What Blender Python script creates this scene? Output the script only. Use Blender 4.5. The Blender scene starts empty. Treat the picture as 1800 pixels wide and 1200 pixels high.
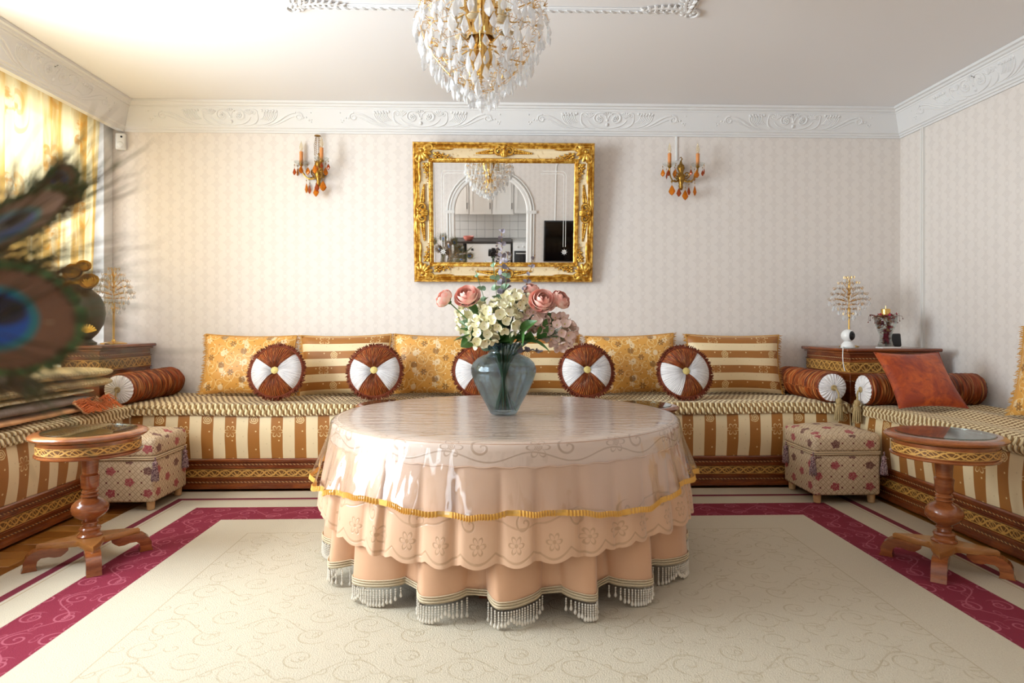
import bpy, bmesh, math, random
from mathutils import Vector, Matrix
import numpy as np
random.seed(7)
R = math.radians
PI = math.pi
SC = bpy.context.scene
COL = SC.collection

# ------------------------------------------------------------------ camera, light, exposure
cam = bpy.data.cameras.new('camera')
cam.sensor_width = 36.0
cam.lens = 36.0 * 1130 / 1800
cam.shift_y = -28 / 1800
cam.clip_start = 0.02
cam.dof.use_dof = True
cam.dof.focus_distance = 3.4
cam.dof.aperture_fstop = 4.0
cam_ob = bpy.data.objects.new('camera', cam)
COL.objects.link(cam_ob)
cam_ob.location = (0, 0, 0.98)
cam_ob.rotation_euler = (R(90), 0, R(-1.67))
SC.camera = cam_ob

W = bpy.data.worlds.new('sky')
SC.world = W
W.use_nodes = True
W.node_tree.nodes['Background'].inputs[0].default_value = (0.80, 0.90, 1.0, 1)
W.node_tree.nodes['Background'].inputs[1].default_value = 2.0

def area(name, loc, rot, sx, sy, power, col=(1, 1, 1)):
    l = bpy.data.lights.new(name, 'AREA')
    l.shape = 'RECTANGLE'; l.size = sx; l.size_y = sy; l.energy = power; l.color = col
    o = bpy.data.objects.new(name, l); COL.objects.link(o)
    o.location = loc; o.rotation_euler = rot
    return o
# daylight through the curtained window, through the window behind the viewer, and in the kitchen
area('window_daylight', (-2.90, 2.05, 1.45), (0, R(-90), 0), 1.75, 1.7, 275, (0.84, 0.925, 1.0))
area('curtained_window_daylight', (-2.95, 3.65, 1.45), (0, R(-90), 0), 1.75, 1.5, 30, (0.95, 0.97, 1.0))
area('rear_window_daylight', (-2.95, -0.65, 1.45), (0, R(-90), 0), 1.5, 1.3, 38, (0.84, 0.925, 1.0))
area('kitchen_daylight', (-2.55, -2.2, 1.5), (0, R(-90), 0), 1.0, 0.8, 60, (0.92, 0.97, 1.0))

SC.view_settings.view_transform = 'Standard'
SC.view_settings.look = 'None'
SC.view_settings.gamma = 1.0
SC.view_settings.use_curve_mapping = False
SC.view_settings.exposure = 0.0
SC.cycles.max_bounces = 12
SC.cycles.diffuse_bounces = 5
SC.cycles.transmission_bounces = 10
SC.cycles.transparent_max_bounces = 16
SC.cycles.caustics_refractive = False
SC.cycles.caustics_reflective = False

# ------------------------------------------------------------------ mesh helpers
class MB:
    def __init__(s): s.v = []; s.f = []; s.uv = []
    def vert(s, p, uv=(0, 0)):
        s.v.append(tuple(p)); s.uv.append(tuple(uv)); return len(s.v) - 1
    def quadgrid(s, fn, nu, nv, cu=False, cv=False, uvf=None):
        b = len(s.v); mu = nu if cu else nu + 1; mv = nv if cv else nv + 1
        for j in range(mv):
            for i in range(mu):
                a, c = i / nu, j / nv
                s.v.append(tuple(fn(a, c))); s.uv.append(uvf(a, c) if uvf else (a, c))
        for j in range(nv):
            for i in range(nu):
                i2, j2 = (i + 1) % mu, (j + 1) % mv
                s.f.append((b + j * mu + i, b + j * mu + i2, b + j2 * mu + i2, b + j2 * mu + i))
        return s
    def box(s, x0, y0, z0, x1, y1, z1):
        b = len(s.v)
        for z in (z0, z1):
            for x, y in ((x0, y0), (x1, y0), (x1, y1), (x0, y1)):
                s.v.append((x, y, z)); s.uv.append((x + y, z))
        for q in ((3, 2, 1, 0), (4, 5, 6, 7), (0, 1, 5, 4), (1, 2, 6, 5), (2, 3, 7, 6), (3, 0, 4, 7)):
            s.f.append(tuple(b + k for k in q))
        return s
    def lathe(s, prof, n=24, c=(0, 0, 0), rf=None, caps=True, flip=False):
        b = len(s.v); m = len(prof)
        for (r, z) in prof:
            for i in range(n):
                a = 2 * PI * i / n
                k = rf(a, z) if rf else 1
                s.v.append((c[0] + r * k * math.cos(a), c[1] + r * k * math.sin(a), c[2] + z)); s.uv.append((i / n, z))
        for j in range(m - 1):
            for i in range(n):
                i2 = (i + 1) % n
                q = (b + j * n + i, b + j * n + i2, b + (j + 1) * n + i2, b + (j + 1) * n + i)
                s.f.append(q)
        if caps:
            if prof[0][0] > 1e-6: s.f.append(tuple(b + i for i in range(n))[::-1])
            if prof[-1][0] > 1e-6: s.f.append(tuple(b + (m - 1) * n + i for i in range(n)))
        return s
    def tube(s, pts, r, n=6, caps=True, flat=1.0, up=None):
        pts = [Vector(p) for p in pts]
        m = len(pts); b = len(s.v)
        rr = r if isinstance(r, (list, tuple)) else [r] * m
        prev = None; L = 0
        for k, p in enumerate(pts):
            t = (pts[min(k + 1, m - 1)] - pts[max(k - 1, 0)])
            if t.length < 1e-9: t = Vector((0, 0, 1))
            t.normalize()
            if prev is None:
                u = Vector(up) if up else (Vector((0, 0, 1)) if abs(t.z) < 0.9 else Vector((1, 0, 0)))
            else: u = prev
            u = u - t * u.dot(t)
            if u.length < 1e-6: u = t.orthogonal()
            u.normalize(); prev = u
            w = t.cross(u)
            if k: L += (p - pts[k - 1]).length
            for i in range(n):
                a = 2 * PI * i / n
                q = p + (w * math.cos(a) + u * math.sin(a) * flat) * rr[k]
                s.v.append(tuple(q)); s.uv.append((L, i / n))
        for k in range(m - 1):
            for i in range(n):
                i2 = (i + 1) % n
                s.f.append((b + k * n + i, b + k * n + i2, b + (k + 1) * n + i2, b + (k + 1) * n + i))
        if caps:
            s.f.append(tuple(b + i for i in range(n))[::-1]); s.f.append(tuple(b + (m - 1) * n + i for i in range(n)))
        return s
    def prism(s, poly, y0, y1):
        """poly in (x,z) extruded along y"""
        b = len(s.v); n = len(poly)
        for y in (y0, y1):
            for x, z in poly: s.v.append((x, y, z)); s.uv.append((x, z))
        for i in range(n):
            j = (i + 1) % n
            s.f.append((b + i, b + j, b + n + j, b + n + i))
        s.f.append(tuple(b + i for i in range(n))[::-1]); s.f.append(tuple(b + n + i for i in range(n)))
        return s
    def sphere(s, c, r, n=8, m=6, sc=(1, 1, 1)):
        b = len(s.v)
        s.v.append((c[0], c[1], c[2] - r * sc[2])); s.uv.append((0, 0))
        for j in range(1, m):
            a = -PI / 2 + PI * j / m
            for i in range(n):
                t = 2 * PI * i / n
                s.v.append((c[0] + r * sc[0] * math.cos(a) * math.cos(t), c[1] + r * sc[1] * math.cos(a) * math.sin(t), c[2] + r * sc[2] * math.sin(a))); s.uv.append((i / n, j / m))
        s.v.append((c[0], c[1], c[2] + r * sc[2])); s.uv.append((0, 1)); top = len(s.v) - 1
        for i in range(n):
            i2 = (i + 1) % n
            s.f.append((b, b + 1 + i2, b + 1 + i))
            for j in range(m - 2):
                q = b + 1 + j * n
                s.f.append((q + i, q + i2, q + n + i2, q + n + i))
            q = b + 1 + (m - 2) * n
            s.f.append((q + i, q + i2, top))
        return s
    def add(s, o, M=None):
        b = len(s.v)
        if M is None: s.v += o.v
        else: s.v += [tuple(M @ Vector(p)) for p in o.v]
        s.uv += o.uv
        s.f += [tuple(k + b for k in f) for f in o.f]
        return s
    def mesh(s, name, mt, sharp=40, fix=False):
        me = bpy.data.meshes.new(name)
        me.from_pydata(s.v, [], s.f)
        ul = me.uv_layers.new(name='UVMap')
        idx = np.empty(len(me.loops), dtype=np.int64); me.loops.foreach_get('vertex_index', idx)
        ul.data.foreach_set('uv', np.array(s.uv, dtype=np.float32)[idx].ravel())
        if fix:
            bm = bmesh.new(); bm.from_mesh(me); bmesh.ops.recalc_face_normals(bm, faces=bm.faces); bm.to_mesh(me); bm.free()
        me.polygons.foreach_set('use_smooth', [True] * len(me.polygons))
        if sharp is not None: me.set_sharp_from_angle(angle=R(sharp))
        me.materials.append(mt)
        return me
    def build(s, name, mt, parent=None, loc=(0, 0, 0), rot=(0, 0, 0), sharp=40, fix=False, kind=None):
        return link(name, s.mesh(name, mt, sharp, fix), parent, loc, rot, kind)

def link(name, me, parent=None, loc=(0, 0, 0), rot=(0, 0, 0), kind=None, scale=None):
    o = bpy.data.objects.new(name, me); COL.objects.link(o)
    o.parent = parent
    o.location = loc; o.rotation_euler = rot
    if scale is not None: o.scale = scale if isinstance(scale, (tuple, list)) else (scale,) * 3
    if kind: o['kind'] = kind
    return o

def rbox(x0, y0, z0, x1, y1, z1, r, seg=3):
    """rounded box as MB; uv box-mapped in metres"""
    bm = bmesh.new()
    bmesh.ops.create_cube(bm, size=1.0, matrix=Matrix.Translation(((x0 + x1) / 2, (y0 + y1) / 2, (z0 + z1) / 2)) @ Matrix.Diagonal((x1 - x0, y1 - y0, z1 - z0, 1)))
    bmesh.ops.bevel(bm, geom=list(bm.edges), offset=r, segments=seg, profile=0.5, affect='EDGES')
    m = MB()
    bm.verts.ensure_lookup_table()
    for v in bm.verts: m.v.append(tuple(v.co)); m.uv.append((v.co.x + v.co.y, v.co.z + v.co.y * 0.0))
    m.f = [tuple(v.index for v in f.verts) for f in bm.faces]
    bm.free()
    return m

def thing(name, label, cat, loc=(0, 0, 0), rz=0, group=None, rot=None):
    o = bpy.data.objects.new(name, None); COL.objects.link(o)
    o.location = loc; o.rotation_euler = rot if rot else (0, 0, rz)
    o.empty_display_size = 0.05
    return tag(o, label, cat, group)

def tag(o, label, cat, group=None):
    o['label'] = label; o['category'] = cat
    if group: o['group'] = group
    return o

def struct(o): o['kind'] = 'structure'; return o

def copy_tree(o, parent=None):
    c = o.copy(); COL.objects.link(c)
    if parent is not None: c.parent = parent
    for ch in list(o.children): copy_tree(ch, c)
    return c

def spiral(cx, cy, r0, r1, a0, turns, n=16, z=0.0):
    return [(cx + (r0 + (r1 - r0) * k / n) * math.cos(a0 + 2 * PI * turns * k / n), cy + (r0 + (r1 - r0) * k / n) * math.sin(a0 + 2 * PI * turns * k / n), z) for k in range(n + 1)]
def bez(p0, p1, p2, p3, n=12):
    out = []
    for k in range(n + 1):
        t = k / n; q = 1 - t
        out.append(tuple(q ** 3 * a + 3 * q * q * t * b + 3 * q * t * t * c + t ** 3 * d for a, b, c, d in zip(p0, p1, p2, p3)))
    return out
def taper(n, a, b, c): return [(a + (b - a) * min(1, 2 * k / n)) if k <= n / 2 else (b + (c - b) * (2 * k / n - 1)) for k in range(n + 1)]

# ------------------------------------------------------------------ material helpers
def lin(h):
    h = h.lstrip('#'); o = []
    for i in (0, 2, 4):
        c = int(h[i:i + 2], 16) / 255
        o.append(c / 12.92 if c <= 0.04045 else ((c + 0.055) / 1.055) ** 2.4)
    return tuple(o) + (1.0,)

class E:
    """a value inside a shader node tree, so patterns can be written as formulas"""
    def __init__(s, T, sock): s.T = T; s.s = sock
    def __add__(s, o): return s.T.m('ADD', s, o)
    __radd__ = __add__
    def __mul__(s, o): return s.T.m('MULTIPLY', s, o)
    __rmul__ = __mul__
    def __sub__(s, o): return s.T.m('SUBTRACT', s, o)
    def __rsub__(s, o): return s.T.m('SUBTRACT', o, s)
    def __truediv__(s, o): return s.T.m('DIVIDE', s, o)
    def __neg__(s): return s.T.m('MULTIPLY', s, -1.0)

class Tree:
    def __init__(s, mt): s.nt = mt.node_tree; s.N = s.nt.nodes; s.L = s.nt.links
    def put(s, inp, v):
        if isinstance(v, E): s.L.new(v.s, inp)
        elif isinstance(v, bpy.types.NodeSocket): s.L.new(v, inp)
        else: inp.default_value = v
    def m(s, op, a, b=None, c=None):
        n = s.N.new('ShaderNodeMath'); n.operation = op
        s.put(n.inputs[0], a)
        if b is not None: s.put(n.inputs[1], b)
        if c is not None: s.put(n.inputs[2], c)
        return E(s, n.outputs[0])
    def sin(s, a): return s.m('SINE', a)
    def cos(s, a): return s.m('COSINE', a)
    def abs(s, a): return s.m('ABSOLUTE', a)
    def floor(s, a): return s.m('FLOOR', a)
    def fract(s, a): return s.m('FRACT', a)
    def min(s, a, b): return s.m('MINIMUM', a, b)
    def max(s, a, b): return s.m('MAXIMUM', a, b)
    def pow(s, a, b): return s.m('POWER', a, b)
    def sqrt(s, a): return s.m('SQRT', a)
    def lt(s, a, b): return s.m('LESS_THAN', a, b)
    def gt(s, a, b): return s.m('GREATER_THAN', a, b)
    def hyp(s, x, y): return s.sqrt(x * x + y * y)
    def ang(s, x, y): return s.m('ARCTAN2', y, x)
    def uv(s):
        t = s.N.new('ShaderNodeTexCoord'); q = s.N.new('ShaderNodeSeparateXYZ'); s.L.new(t.outputs['UV'], q.inputs[0])
        return E(s, q.outputs[0]), E(s, q.outputs[1])
    def ob(s):
        t = s.N.new('ShaderNodeTexCoord'); q = s.N.new('ShaderNodeSeparateXYZ'); s.L.new(t.outputs['Object'], q.inputs[0])
        return E(s, q.outputs[0]), E(s, q.outputs[1]), E(s, q.outputs[2])
    def vec(s, x, y, z=0.0):
        n = s.N.new('ShaderNodeCombineXYZ')
        for i, v in enumerate((x, y, z)): s.put(n.inputs[i], v)
        return n.outputs[0]
    def noise(s, scale, detail=3, vec=None, rough=0.5, dist=0.0):
        n = s.N.new('ShaderNodeTexNoise'); n.inputs['Scale'].default_value = scale; n.inputs['Detail'].default_value = detail
        n.inputs['Roughness'].default_value = rough; n.inputs['Distortion'].default_value = dist
        if vec is None:
            t = s.N.new('ShaderNodeTexCoord'); vec = t.outputs['Object']
        s.L.new(vec, n.inputs['Vector'])
        return E(s, n.outputs['Fac'])
    def rnd(s, x, y=0.0):
        n = s.N.new('ShaderNodeTexWhiteNoise'); n.noise_dimensions = '3D'
        s.L.new(s.vec(x, y, 0.5), n.inputs['Vector']); return E(s, n.outputs['Value'])
    def mix(s, f, a, b):
        n = s.N.new('ShaderNodeMix'); n.data_type = 'RGBA'
        s.put(n.inputs[0], f); s.put(n.inputs[6], a); s.put(n.inputs[7], b)
        return n.outputs[2]
    def step(s, x, e0, e1):
        n = s.N.new('ShaderNodeMapRange'); n.interpolation_type = 'SMOOTHSTEP'
        s.put(n.inputs[0], x); n.inputs[1].default_value = e0; n.inputs[2].default_value = e1
        n.inputs[3].default_value = 0; n.inputs[4].default_value = 1
        return E(s, n.outputs[0])
    # motifs: all give 0..1
    def cell(s, u, v, pu, pv, shift=0.5, ou=0.0, ov=0.0):
        a = (u + ou) / pu; i = s.floor(a)
        par = s.m('FLOORED_MODULO', i, 2.0)
        b = (v + ov) / pv + par * shift; j = s.floor(b)
        return (a - i - 0.5) * pu, (b - j - 0.5) * pv, i, j
    def flower(s, x, y, rad, n=6, soft=0.002):
        r = s.hyp(x, y); a = s.ang(x, y)
        edge = s.pow(s.abs(s.cos(a * (n / 2))), 0.6) * rad * 0.75 + rad * 0.25
        full = s.step(edge - r, 0.0, soft)
        return full * s.step(r, rad * 0.14, rad * 0.2)
    def flower_line(s, x, y, rad, w, n=6):
        r = s.hyp(x, y); a = s.ang(x, y)
        edge = s.pow(s.abs(s.cos(a * (n / 2))), 0.6) * rad * 0.8 + rad * 0.2
        return 1 - s.step(s.abs(edge - r), w * 0.5, w * 1.1)
    def rose(s, x, y, rad, w=0.35):
        r = s.hyp(x, y); a = s.ang(x, y)
        lob = rad * (s.cos(a * 5.0) * 0.08 + 0.92)
        f = s.fract(r / (rad * 0.36) + a / (2 * PI) + s.sin(a * 3.0) * 0.12)
        return s.step(lob - r, 0, 0.001) * s.step(s.abs(f - 0.5), 0.5 - w, 0.56 - w)
    def disc(s, x, y, rad, soft=0.001): return 1 - s.step(s.hyp(x, y), rad - soft, rad + soft)
    def swirl(s, x, y, rad, w, turns=1.7, hand=1.0):
        r = s.hyp(x, y); a = s.ang(x, y) * hand
        g = r * (turns / rad) - a / (2 * PI)
        d = s.abs(s.fract(g) - 0.5) * (rad / turns)
        return (1 - s.step(d, w * 0.5, w * 1.1)) * s.lt(r, rad)

def material(name, col='#888888', rough=0.5, metal=0.0, fn=None, **kw):
    """fn(T) may return a dict with color, rough, bump (height, strength, distance), and any Principled input name"""
    mt = bpy.data.materials.new(name); mt.use_nodes = True
    T = Tree(mt); P = T.N['Principled BSDF']
    P.inputs['Base Color'].default_value = lin(col) if isinstance(col, str) else col
    P.inputs['Roughness'].default_value = rough; P.inputs['Metallic'].default_value = metal
    for k, v in kw.items(): P.inputs[k.replace('_', ' ')].default_value = v
    if fn:
        d = fn(T)
        for k, v in d.items():
            if k == 'color': T.put(P.inputs['Base Color'], v)
            elif k == 'rough': T.put(P.inputs['Roughness'], v)
            elif k == 'bump':
                b = T.N.new('ShaderNodeBump'); T.put(b.inputs['Height'], v[0]); b.inputs['Strength'].default_value = v[1]; b.inputs['Distance'].default_value = v[2]
                T.L.new(b.outputs[0], P.inputs['Normal'])
            else: T.put(P.inputs[k], v)
    mt['p'] = 1
    return mt

def clear(name, tint, trans=0.5, rough=0.02, ior=1.45, bump=None, thin=False, body=0.0, body_col=None):
    """clear material: glass lobe mixed with plain see-through so light and shadow pass"""
    mt = bpy.data.materials.new(name); mt.use_nodes = True
    T = Tree(mt); N, L = T.N, T.L
    N.remove(N['Principled BSDF']); out = N['Material Output']
    tr = N.new('ShaderNodeBsdfTransparent'); tr.inputs[0].default_value = tint
    if thin:
        g = N.new('ShaderNodeBsdfGlossy'); g.inputs['Roughness'].default_value = rough
        fr = N.new('ShaderNodeLayerWeight'); fr.inputs[0].default_value = 0.5
        fac = fr.outputs[1]
    else:
        g = N.new('ShaderNodeBsdfGlass'); g.inputs['Roughness'].default_value = rough; g.inputs['IOR'].default_value = ior; g.inputs['Color'].default_value = tint
        fac = None
    if bump:
        b = N.new('ShaderNodeBump'); T.put(b.inputs['Height'], bump(T)); b.inputs['Strength'].default_value = 1.0; b.inputs['Distance'].default_value = 1.0
        L.new(b.outputs[0], g.inputs['Normal'])
        if thin: L.new(b.outputs[0], fr.inputs['Normal'])
    mx = N.new('ShaderNodeMixShader')
    if fac is not None:
        k = T.m('MULTIPLY_ADD', T.pow(E(T, fac), 3.5), 0.8, 0.085); T.put(mx.inputs[0], k)
    else: mx.inputs[0].default_value = 1 - trans
    L.new(tr.outputs[0], mx.inputs[1]); L.new(g.outputs[0], mx.inputs[2])
    last = mx
    if body > 0:
        d = N.new('ShaderNodeBsdfPrincipled'); d.inputs['Base Color'].default_value = body_col or (0.9, 0.92, 0.93, 1); d.inputs['Roughness'].default_value = 0.05
        m2 = N.new('ShaderNodeMixShader'); m2.inputs[0].default_value = body
        L.new(last.outputs[0], m2.inputs[1]); L.new(d.outputs[0], m2.inputs[2]); last = m2
    L.new(last.outputs[0], out.inputs[0])
    return mt
# ------------------------------------------------------------------ materials
def f_wallpaper(T):
    u, v = T.uv()
    x, y, i, j = T.cell(u, v, 0.078, 0.115)
    r = T.hyp(x * 1.25, y); a = T.ang(x, y)
    m1 = T.step(0.034 + T.cos(a * 4.0) * 0.009 + T.cos(a * 8.0) * 0.005 - r, -0.001, 0.002) * T.step(T.abs(T.fract(r * 95.0 + T.cos(a * 6.0) * 0.25) - 0.5), 0.14, 0.24)
    x2, y2, i2, j2 = T.cell(u, v, 0.078, 0.115, 0.5, 0.0, 0.0575)
    r2 = T.hyp(x2 * 1.4, y2)
    m2 = 1 - T.step(T.abs(r2 - 0.021), 0.002, 0.005)
    sp = T.noise(320, 2)
    m = T.max(m1, m2 * 0.7)
    c = T.mix(m * 0.42 + (sp - 0.5) * 0.2, lin('#e6ded7'), lin('#cfc5be'))
    return dict(color=c, bump=(m, 0.15, 0.001))
MAT = {}
MAT['wallpaper'] = material('wallpaper', rough=0.62, fn=f_wallpaper)
MAT['plaster'] = material('plaster', '#e2e1e0', 0.75, fn=lambda T: dict(bump=(T.noise(90, 3), 0.05, 0.002)))
MAT['ceiling'] = material('ceiling_paint', '#ebe9e9', 0.85, fn=lambda T: dict(bump=(T.noise(120, 2), 0.03, 0.002)))
MAT['white'] = material('white_paint', '#e6e3de', 0.45)

def f_wood(c1, c2, c3, sc=1.0):
    def fn(T):
        x, y, z = T.ob()
        n = T.noise(6 * sc, 5, T.vec(x * 1.0, y * 1.0, z * 5.0), 0.6, 0.6)
        n2 = T.noise(60 * sc, 3, T.vec(x, y * 1.0, z * 9.0))
        c = T.mix(T.step(n, 0.35, 0.68), lin(c1), lin(c2))
        c = T.mix(T.step(n2, 0.5, 0.75) * 0.45, c, lin(c3))
        return dict(color=c)
    return fn
MAT['wood'] = material('walnut', rough=0.22, fn=f_wood('#7a3f1f', '#9c5a2e', '#4a2110'), Coat_Weight=0.4, Coat_Roughness=0.1)
MAT['wood_dark'] = material('mahogany', rough=0.25, fn=f_wood('#6b3014', '#8a461c', '#431a08'), Coat_Weight=0.3)
MAT['wood_top'] = material('walnut_plate', rough=0.3, fn=f_wood('#96602f', '#ad753c', '#6b3a18'), Coat_Weight=0.3)

def f_carved(T):
    u, v = T.uv()      # u metres along, v 0..1 across
    w = 0.13
    t = u / w
    ph = T.abs(T.fract(t) - 0.5) * 2.0
    y = (v - 0.5) * 2.0
    e1 = 1 - T.step(T.abs(T.abs(y) - T.abs(T.sin(t * 2 * PI)) * 0.75), 0.09, 0.17)
    e2 = 1 - T.step(T.abs(y - T.sin(t * 4 * PI + 0.6) * 0.5), 0.08, 0.16)
    e3 = 1 - T.step(T.abs(y + T.sin(t * 6 * PI) * 0.55), 0.08, 0.16)
    x1, y1, i, j = T.cell(t * 2.0, y * 0.5, 0.5, 1.0, 0.0)
    e4 = T.flower_line(x1 * 1.6, y1 * 1.2, 0.32, 0.035, 4)
    m = T.max(T.max(e1, e2), T.max(e3, e4))
    bor = T.step(T.abs(y), 0.84, 0.9)
    m = T.max(m, bor)
    c = T.mix(m, lin('#6e4416'), lin('#cf9c4f'))
    return dict(color=c, bump=(m, 0.6, 0.003))
MAT['carved'] = material('carved_lemonwood', rough=0.4, fn=f_carved)
def f_dash(T):
    u, v = T.uv()
    d = T.step(T.abs(T.fract(u / 0.022 + v * 0.5) - 0.5), 0.16, 0.22)
    return dict(color=T.mix(d, lin('#dcae70'), lin('#5a2713')))
MAT['dash'] = material('string_inlay', rough=0.35, fn=f_dash)

CREAM, BROWN = '#e9d3a8', '#a96c26'
def f_stripe(vert=True, period=0.1356, half=0.5):
    def fn(T):
        u, v = T.uv()
        if not vert: u, v = v, u
        wob = T.noise(3.0, 1, T.vec(u * 0.5, v * 2.0)) - 0.5
        a = (u + wob * 0.006) / period; i = T.floor(a); f = a - i
        b = T.step(T.abs(f - 0.5), 0.245, 0.255)          # 1 = cream
        x = (f - 0.5) * period
        par = T.m('FLOORED_MODULO', i, 2.0)
        # roses and blossoms on the brown stripes
        pv = 0.34
        q1 = (v - 0.065) / pv + par * 0.206; j = T.floor(q1)
        y = (q1 - j - 0.5) * pv
        ro = T.rose(x, y, 0.029, 0.30) * (1 - par)
        fl = T.flower_line(x, y, 0.035, 0.0035, 6) * par
        q2 = v / 0.11 + par * 0.5; y2 = (q2 - T.floor(q2) - 0.5) * 0.11
        dt = T.disc(x - 0.012, y2, 0.0045)
        ln = T.max(T.max(ro, fl), dt)
        weave = T.noise(700, 2)
        brown = T.mix(weave * 0.5, lin(BROWN), lin('#8a5318'))
        brown = T.mix(ln * 0.85, brown, lin('#e8cf96'))
        x3 = (T.fract(a + 0.5) - 0.5) * period
        q3 = v / 0.09 + par * 0.5; y3 = (q3 - T.floor(q3) - 0.5) * 0.09
        d3 = T.disc(x3 - 0.008, y3, 0.0035)
        cream = T.mix(d3 * 0.4, lin(CREAM), lin('#b59a6c'))
        cream = T.mix(weave * 0.25, cream, lin('#d6bd90'))
        return dict(color=T.mix(b, brown, cream), bump=(ln * 0.6 + weave * 0.5 + b * 0.3, 0.25, 0.001))
    return fn
MAT['stripe'] = material('striped_brocade', rough=0.5, fn=f_stripe(True), Sheen_Weight=0.15)
MAT['stripe_h'] = material('striped_pillow_brocade', rough=0.5, fn=f_stripe(False, 0.105), Sheen_Weight=0.15)

def f_floral(T):
    u, v = T.uv()
    base = T.mix(T.noise(500, 2) * 0.5, lin('#dea24a'), lin('#c98b35'))
    # vines
    x, y, i, j = T.cell(u, v, 0.125, 0.115, 0.5)
    s1 = T.swirl(x, y, 0.046, 0.0032, 1.6)
    x, y, i, j = T.cell(u, v, 0.125, 0.115, 0.5, 0.055, 0.05)
    s2 = T.swirl(x, y, 0.030, 0.0028, 1.3, -1.0)
    vine = 1 - T.step(T.abs(T.fract(u / 0.125 + T.sin(v * 55.0) * 0.16) - 0.5), 0.014, 0.03)
    c = T.mix(T.max(T.max(s1, s2), vine * 0.7) * 0.65, base, lin('#f0d79a'))
    # pale leaf blossoms
    x, y, i, j = T.cell(u, v, 0.125, 0.15, 0.5, 0.03, 0.02)
    pl = T.flower(x, y, 0.024, 5, 0.004)
    x, y, i, j = T.cell(u, v, 0.16, 0.115, 0.5, 0.10, 0.075)
    pl2 = T.disc(x, y * 0.85, 0.017, 0.003)
    c = T.mix(T.max(pl, pl2) * 0.6, c, lin('#f2e4c0'))
    # brown flowers and roses
    x, y, i, j = T.cell(u, v, 0.15, 0.20, 0.5, 0.02, 0.06)
    c = T.mix(T.flower(x, y, 0.024, 6) * 0.8, c, lin('#7f5220'))
    x, y, i, j = T.cell(u, v, 0.15, 0.20, 0.5, 0.09, 0.01)
    c = T.mix(T.disc(x, y, 0.023) * 0.35 + T.rose(x, y, 0.023) * 0.5, c, lin('#75491c'))
    x, y, i, j = T.cell(u, v, 0.047, 0.06, 0.5, 0.01, 0.0)
    c = T.mix(T.disc(x, y, 0.0042) * 0.8, c, lin('#8d5f28'))
    x, y, i, j = T.cell(u, v, 0.07, 0.05, 0.5, 0.03, 0.02)
    c = T.mix(T.disc(x, y, 0.0038) * 0.8, c, lin('#f4e6bb'))
    return dict(color=c)
MAT['floral'] = material('gold_floral_satin', rough=0.42, fn=f_floral, Sheen_Weight=0.2)

def f_cover(T):
    u, v = T.uv()   # metres
    rib = T.floor(u / 0.0165)
    par = T.m('FLOORED_MODULO', rib, 2.0)
    seg = T.fract(v / 0.060 + par * 0.5 + T.fract(u / 0.0165) * 0.25)
    crest = T.sin(T.fract(u / 0.0165) * PI)
    d = T.step(T.abs(seg - 0.5), 0.24, 0.29)
    tw = T.noise(260, 2)
    cc = T.mix(d, lin('#e8d3a4'), lin('#8a6735'))
    cc = T.mix((1 - T.step(crest, 0.1, 0.6)) * 0.6, cc, lin('#7d5e34'))
    cc = T.mix(T.gt(T.noise(2.2, 2), 0.62) * d * 0.35, cc, lin('#9a6a35'))
    return dict(color=cc, bump=(crest + tw * 0.3 + d * -0.4, 0.7, 0.004))
MAT['cover'] = material('ribbed_chenille', rough=0.85, fn=f_cover, Sheen_Weight=0.25)

def f_ottoman(T):
    u, v = T.uv()
    a, b = (u + v) / 0.030, (u - v) / 0.030
    l1 = T.step(T.abs(T.fract(a) - 0.5), 0.40, 0.45); l2 = T.step(T.abs(T.fract(b) - 0.5), 0.40, 0.45)
    w = T.fract(T.floor(a) * 0.5 + T.floor(b) * 0.5)
    l3 = T.step(T.abs(T.fract(a * 1.0 + 0.5) - 0.5), 0.43, 0.47) * T.gt(w, 0.25)
    ln = T.max(T.max(l1, l2), l3)
    base = T.mix(T.noise(600, 2) * 0.5, lin('#d9c3a3'), lin('#bfa583'))
    c = T.mix(ln * 0.65, base, lin('#8f6c4d'))
    x, y, i, j = T.cell(u, v, 0.060, 0.060, 0.0)
    c = T.mix(T.lt(T.abs(x) + T.abs(y), 0.006), c, lin('#6b2f2c'))
    x, y, i, j = T.cell(u, v, 0.095, 0.115, 0.5, 0.02, 0.02)
    k = T.rnd(i, j)
    r = T.hyp(x, y * 1.1); an = T.ang(x, y)
    bl = T.step(0.024 + T.cos(an * 5.0 + k * 6.0) * 0.003 + T.cos(an * 9.0) * 0.0015 - r, 0, 0.001)
    spk = T.noise(420, 2) - 0.5
    red = T.mix(T.gt(k, 0.5), lin('#9c3040'), lin('#5b2b29'))
    red = T.mix(T.gt(spk, 0.06) * 0.6, red, lin('#d9b59b'))
    c = T.mix(bl, c, red)
    return dict(color=c, bump=(ln * -1.0 + bl * 0.5, 0.2, 0.001))
MAT['ottoman'] = material('trellis_tapestry', rough=0.65, fn=f_ottoman)

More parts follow.
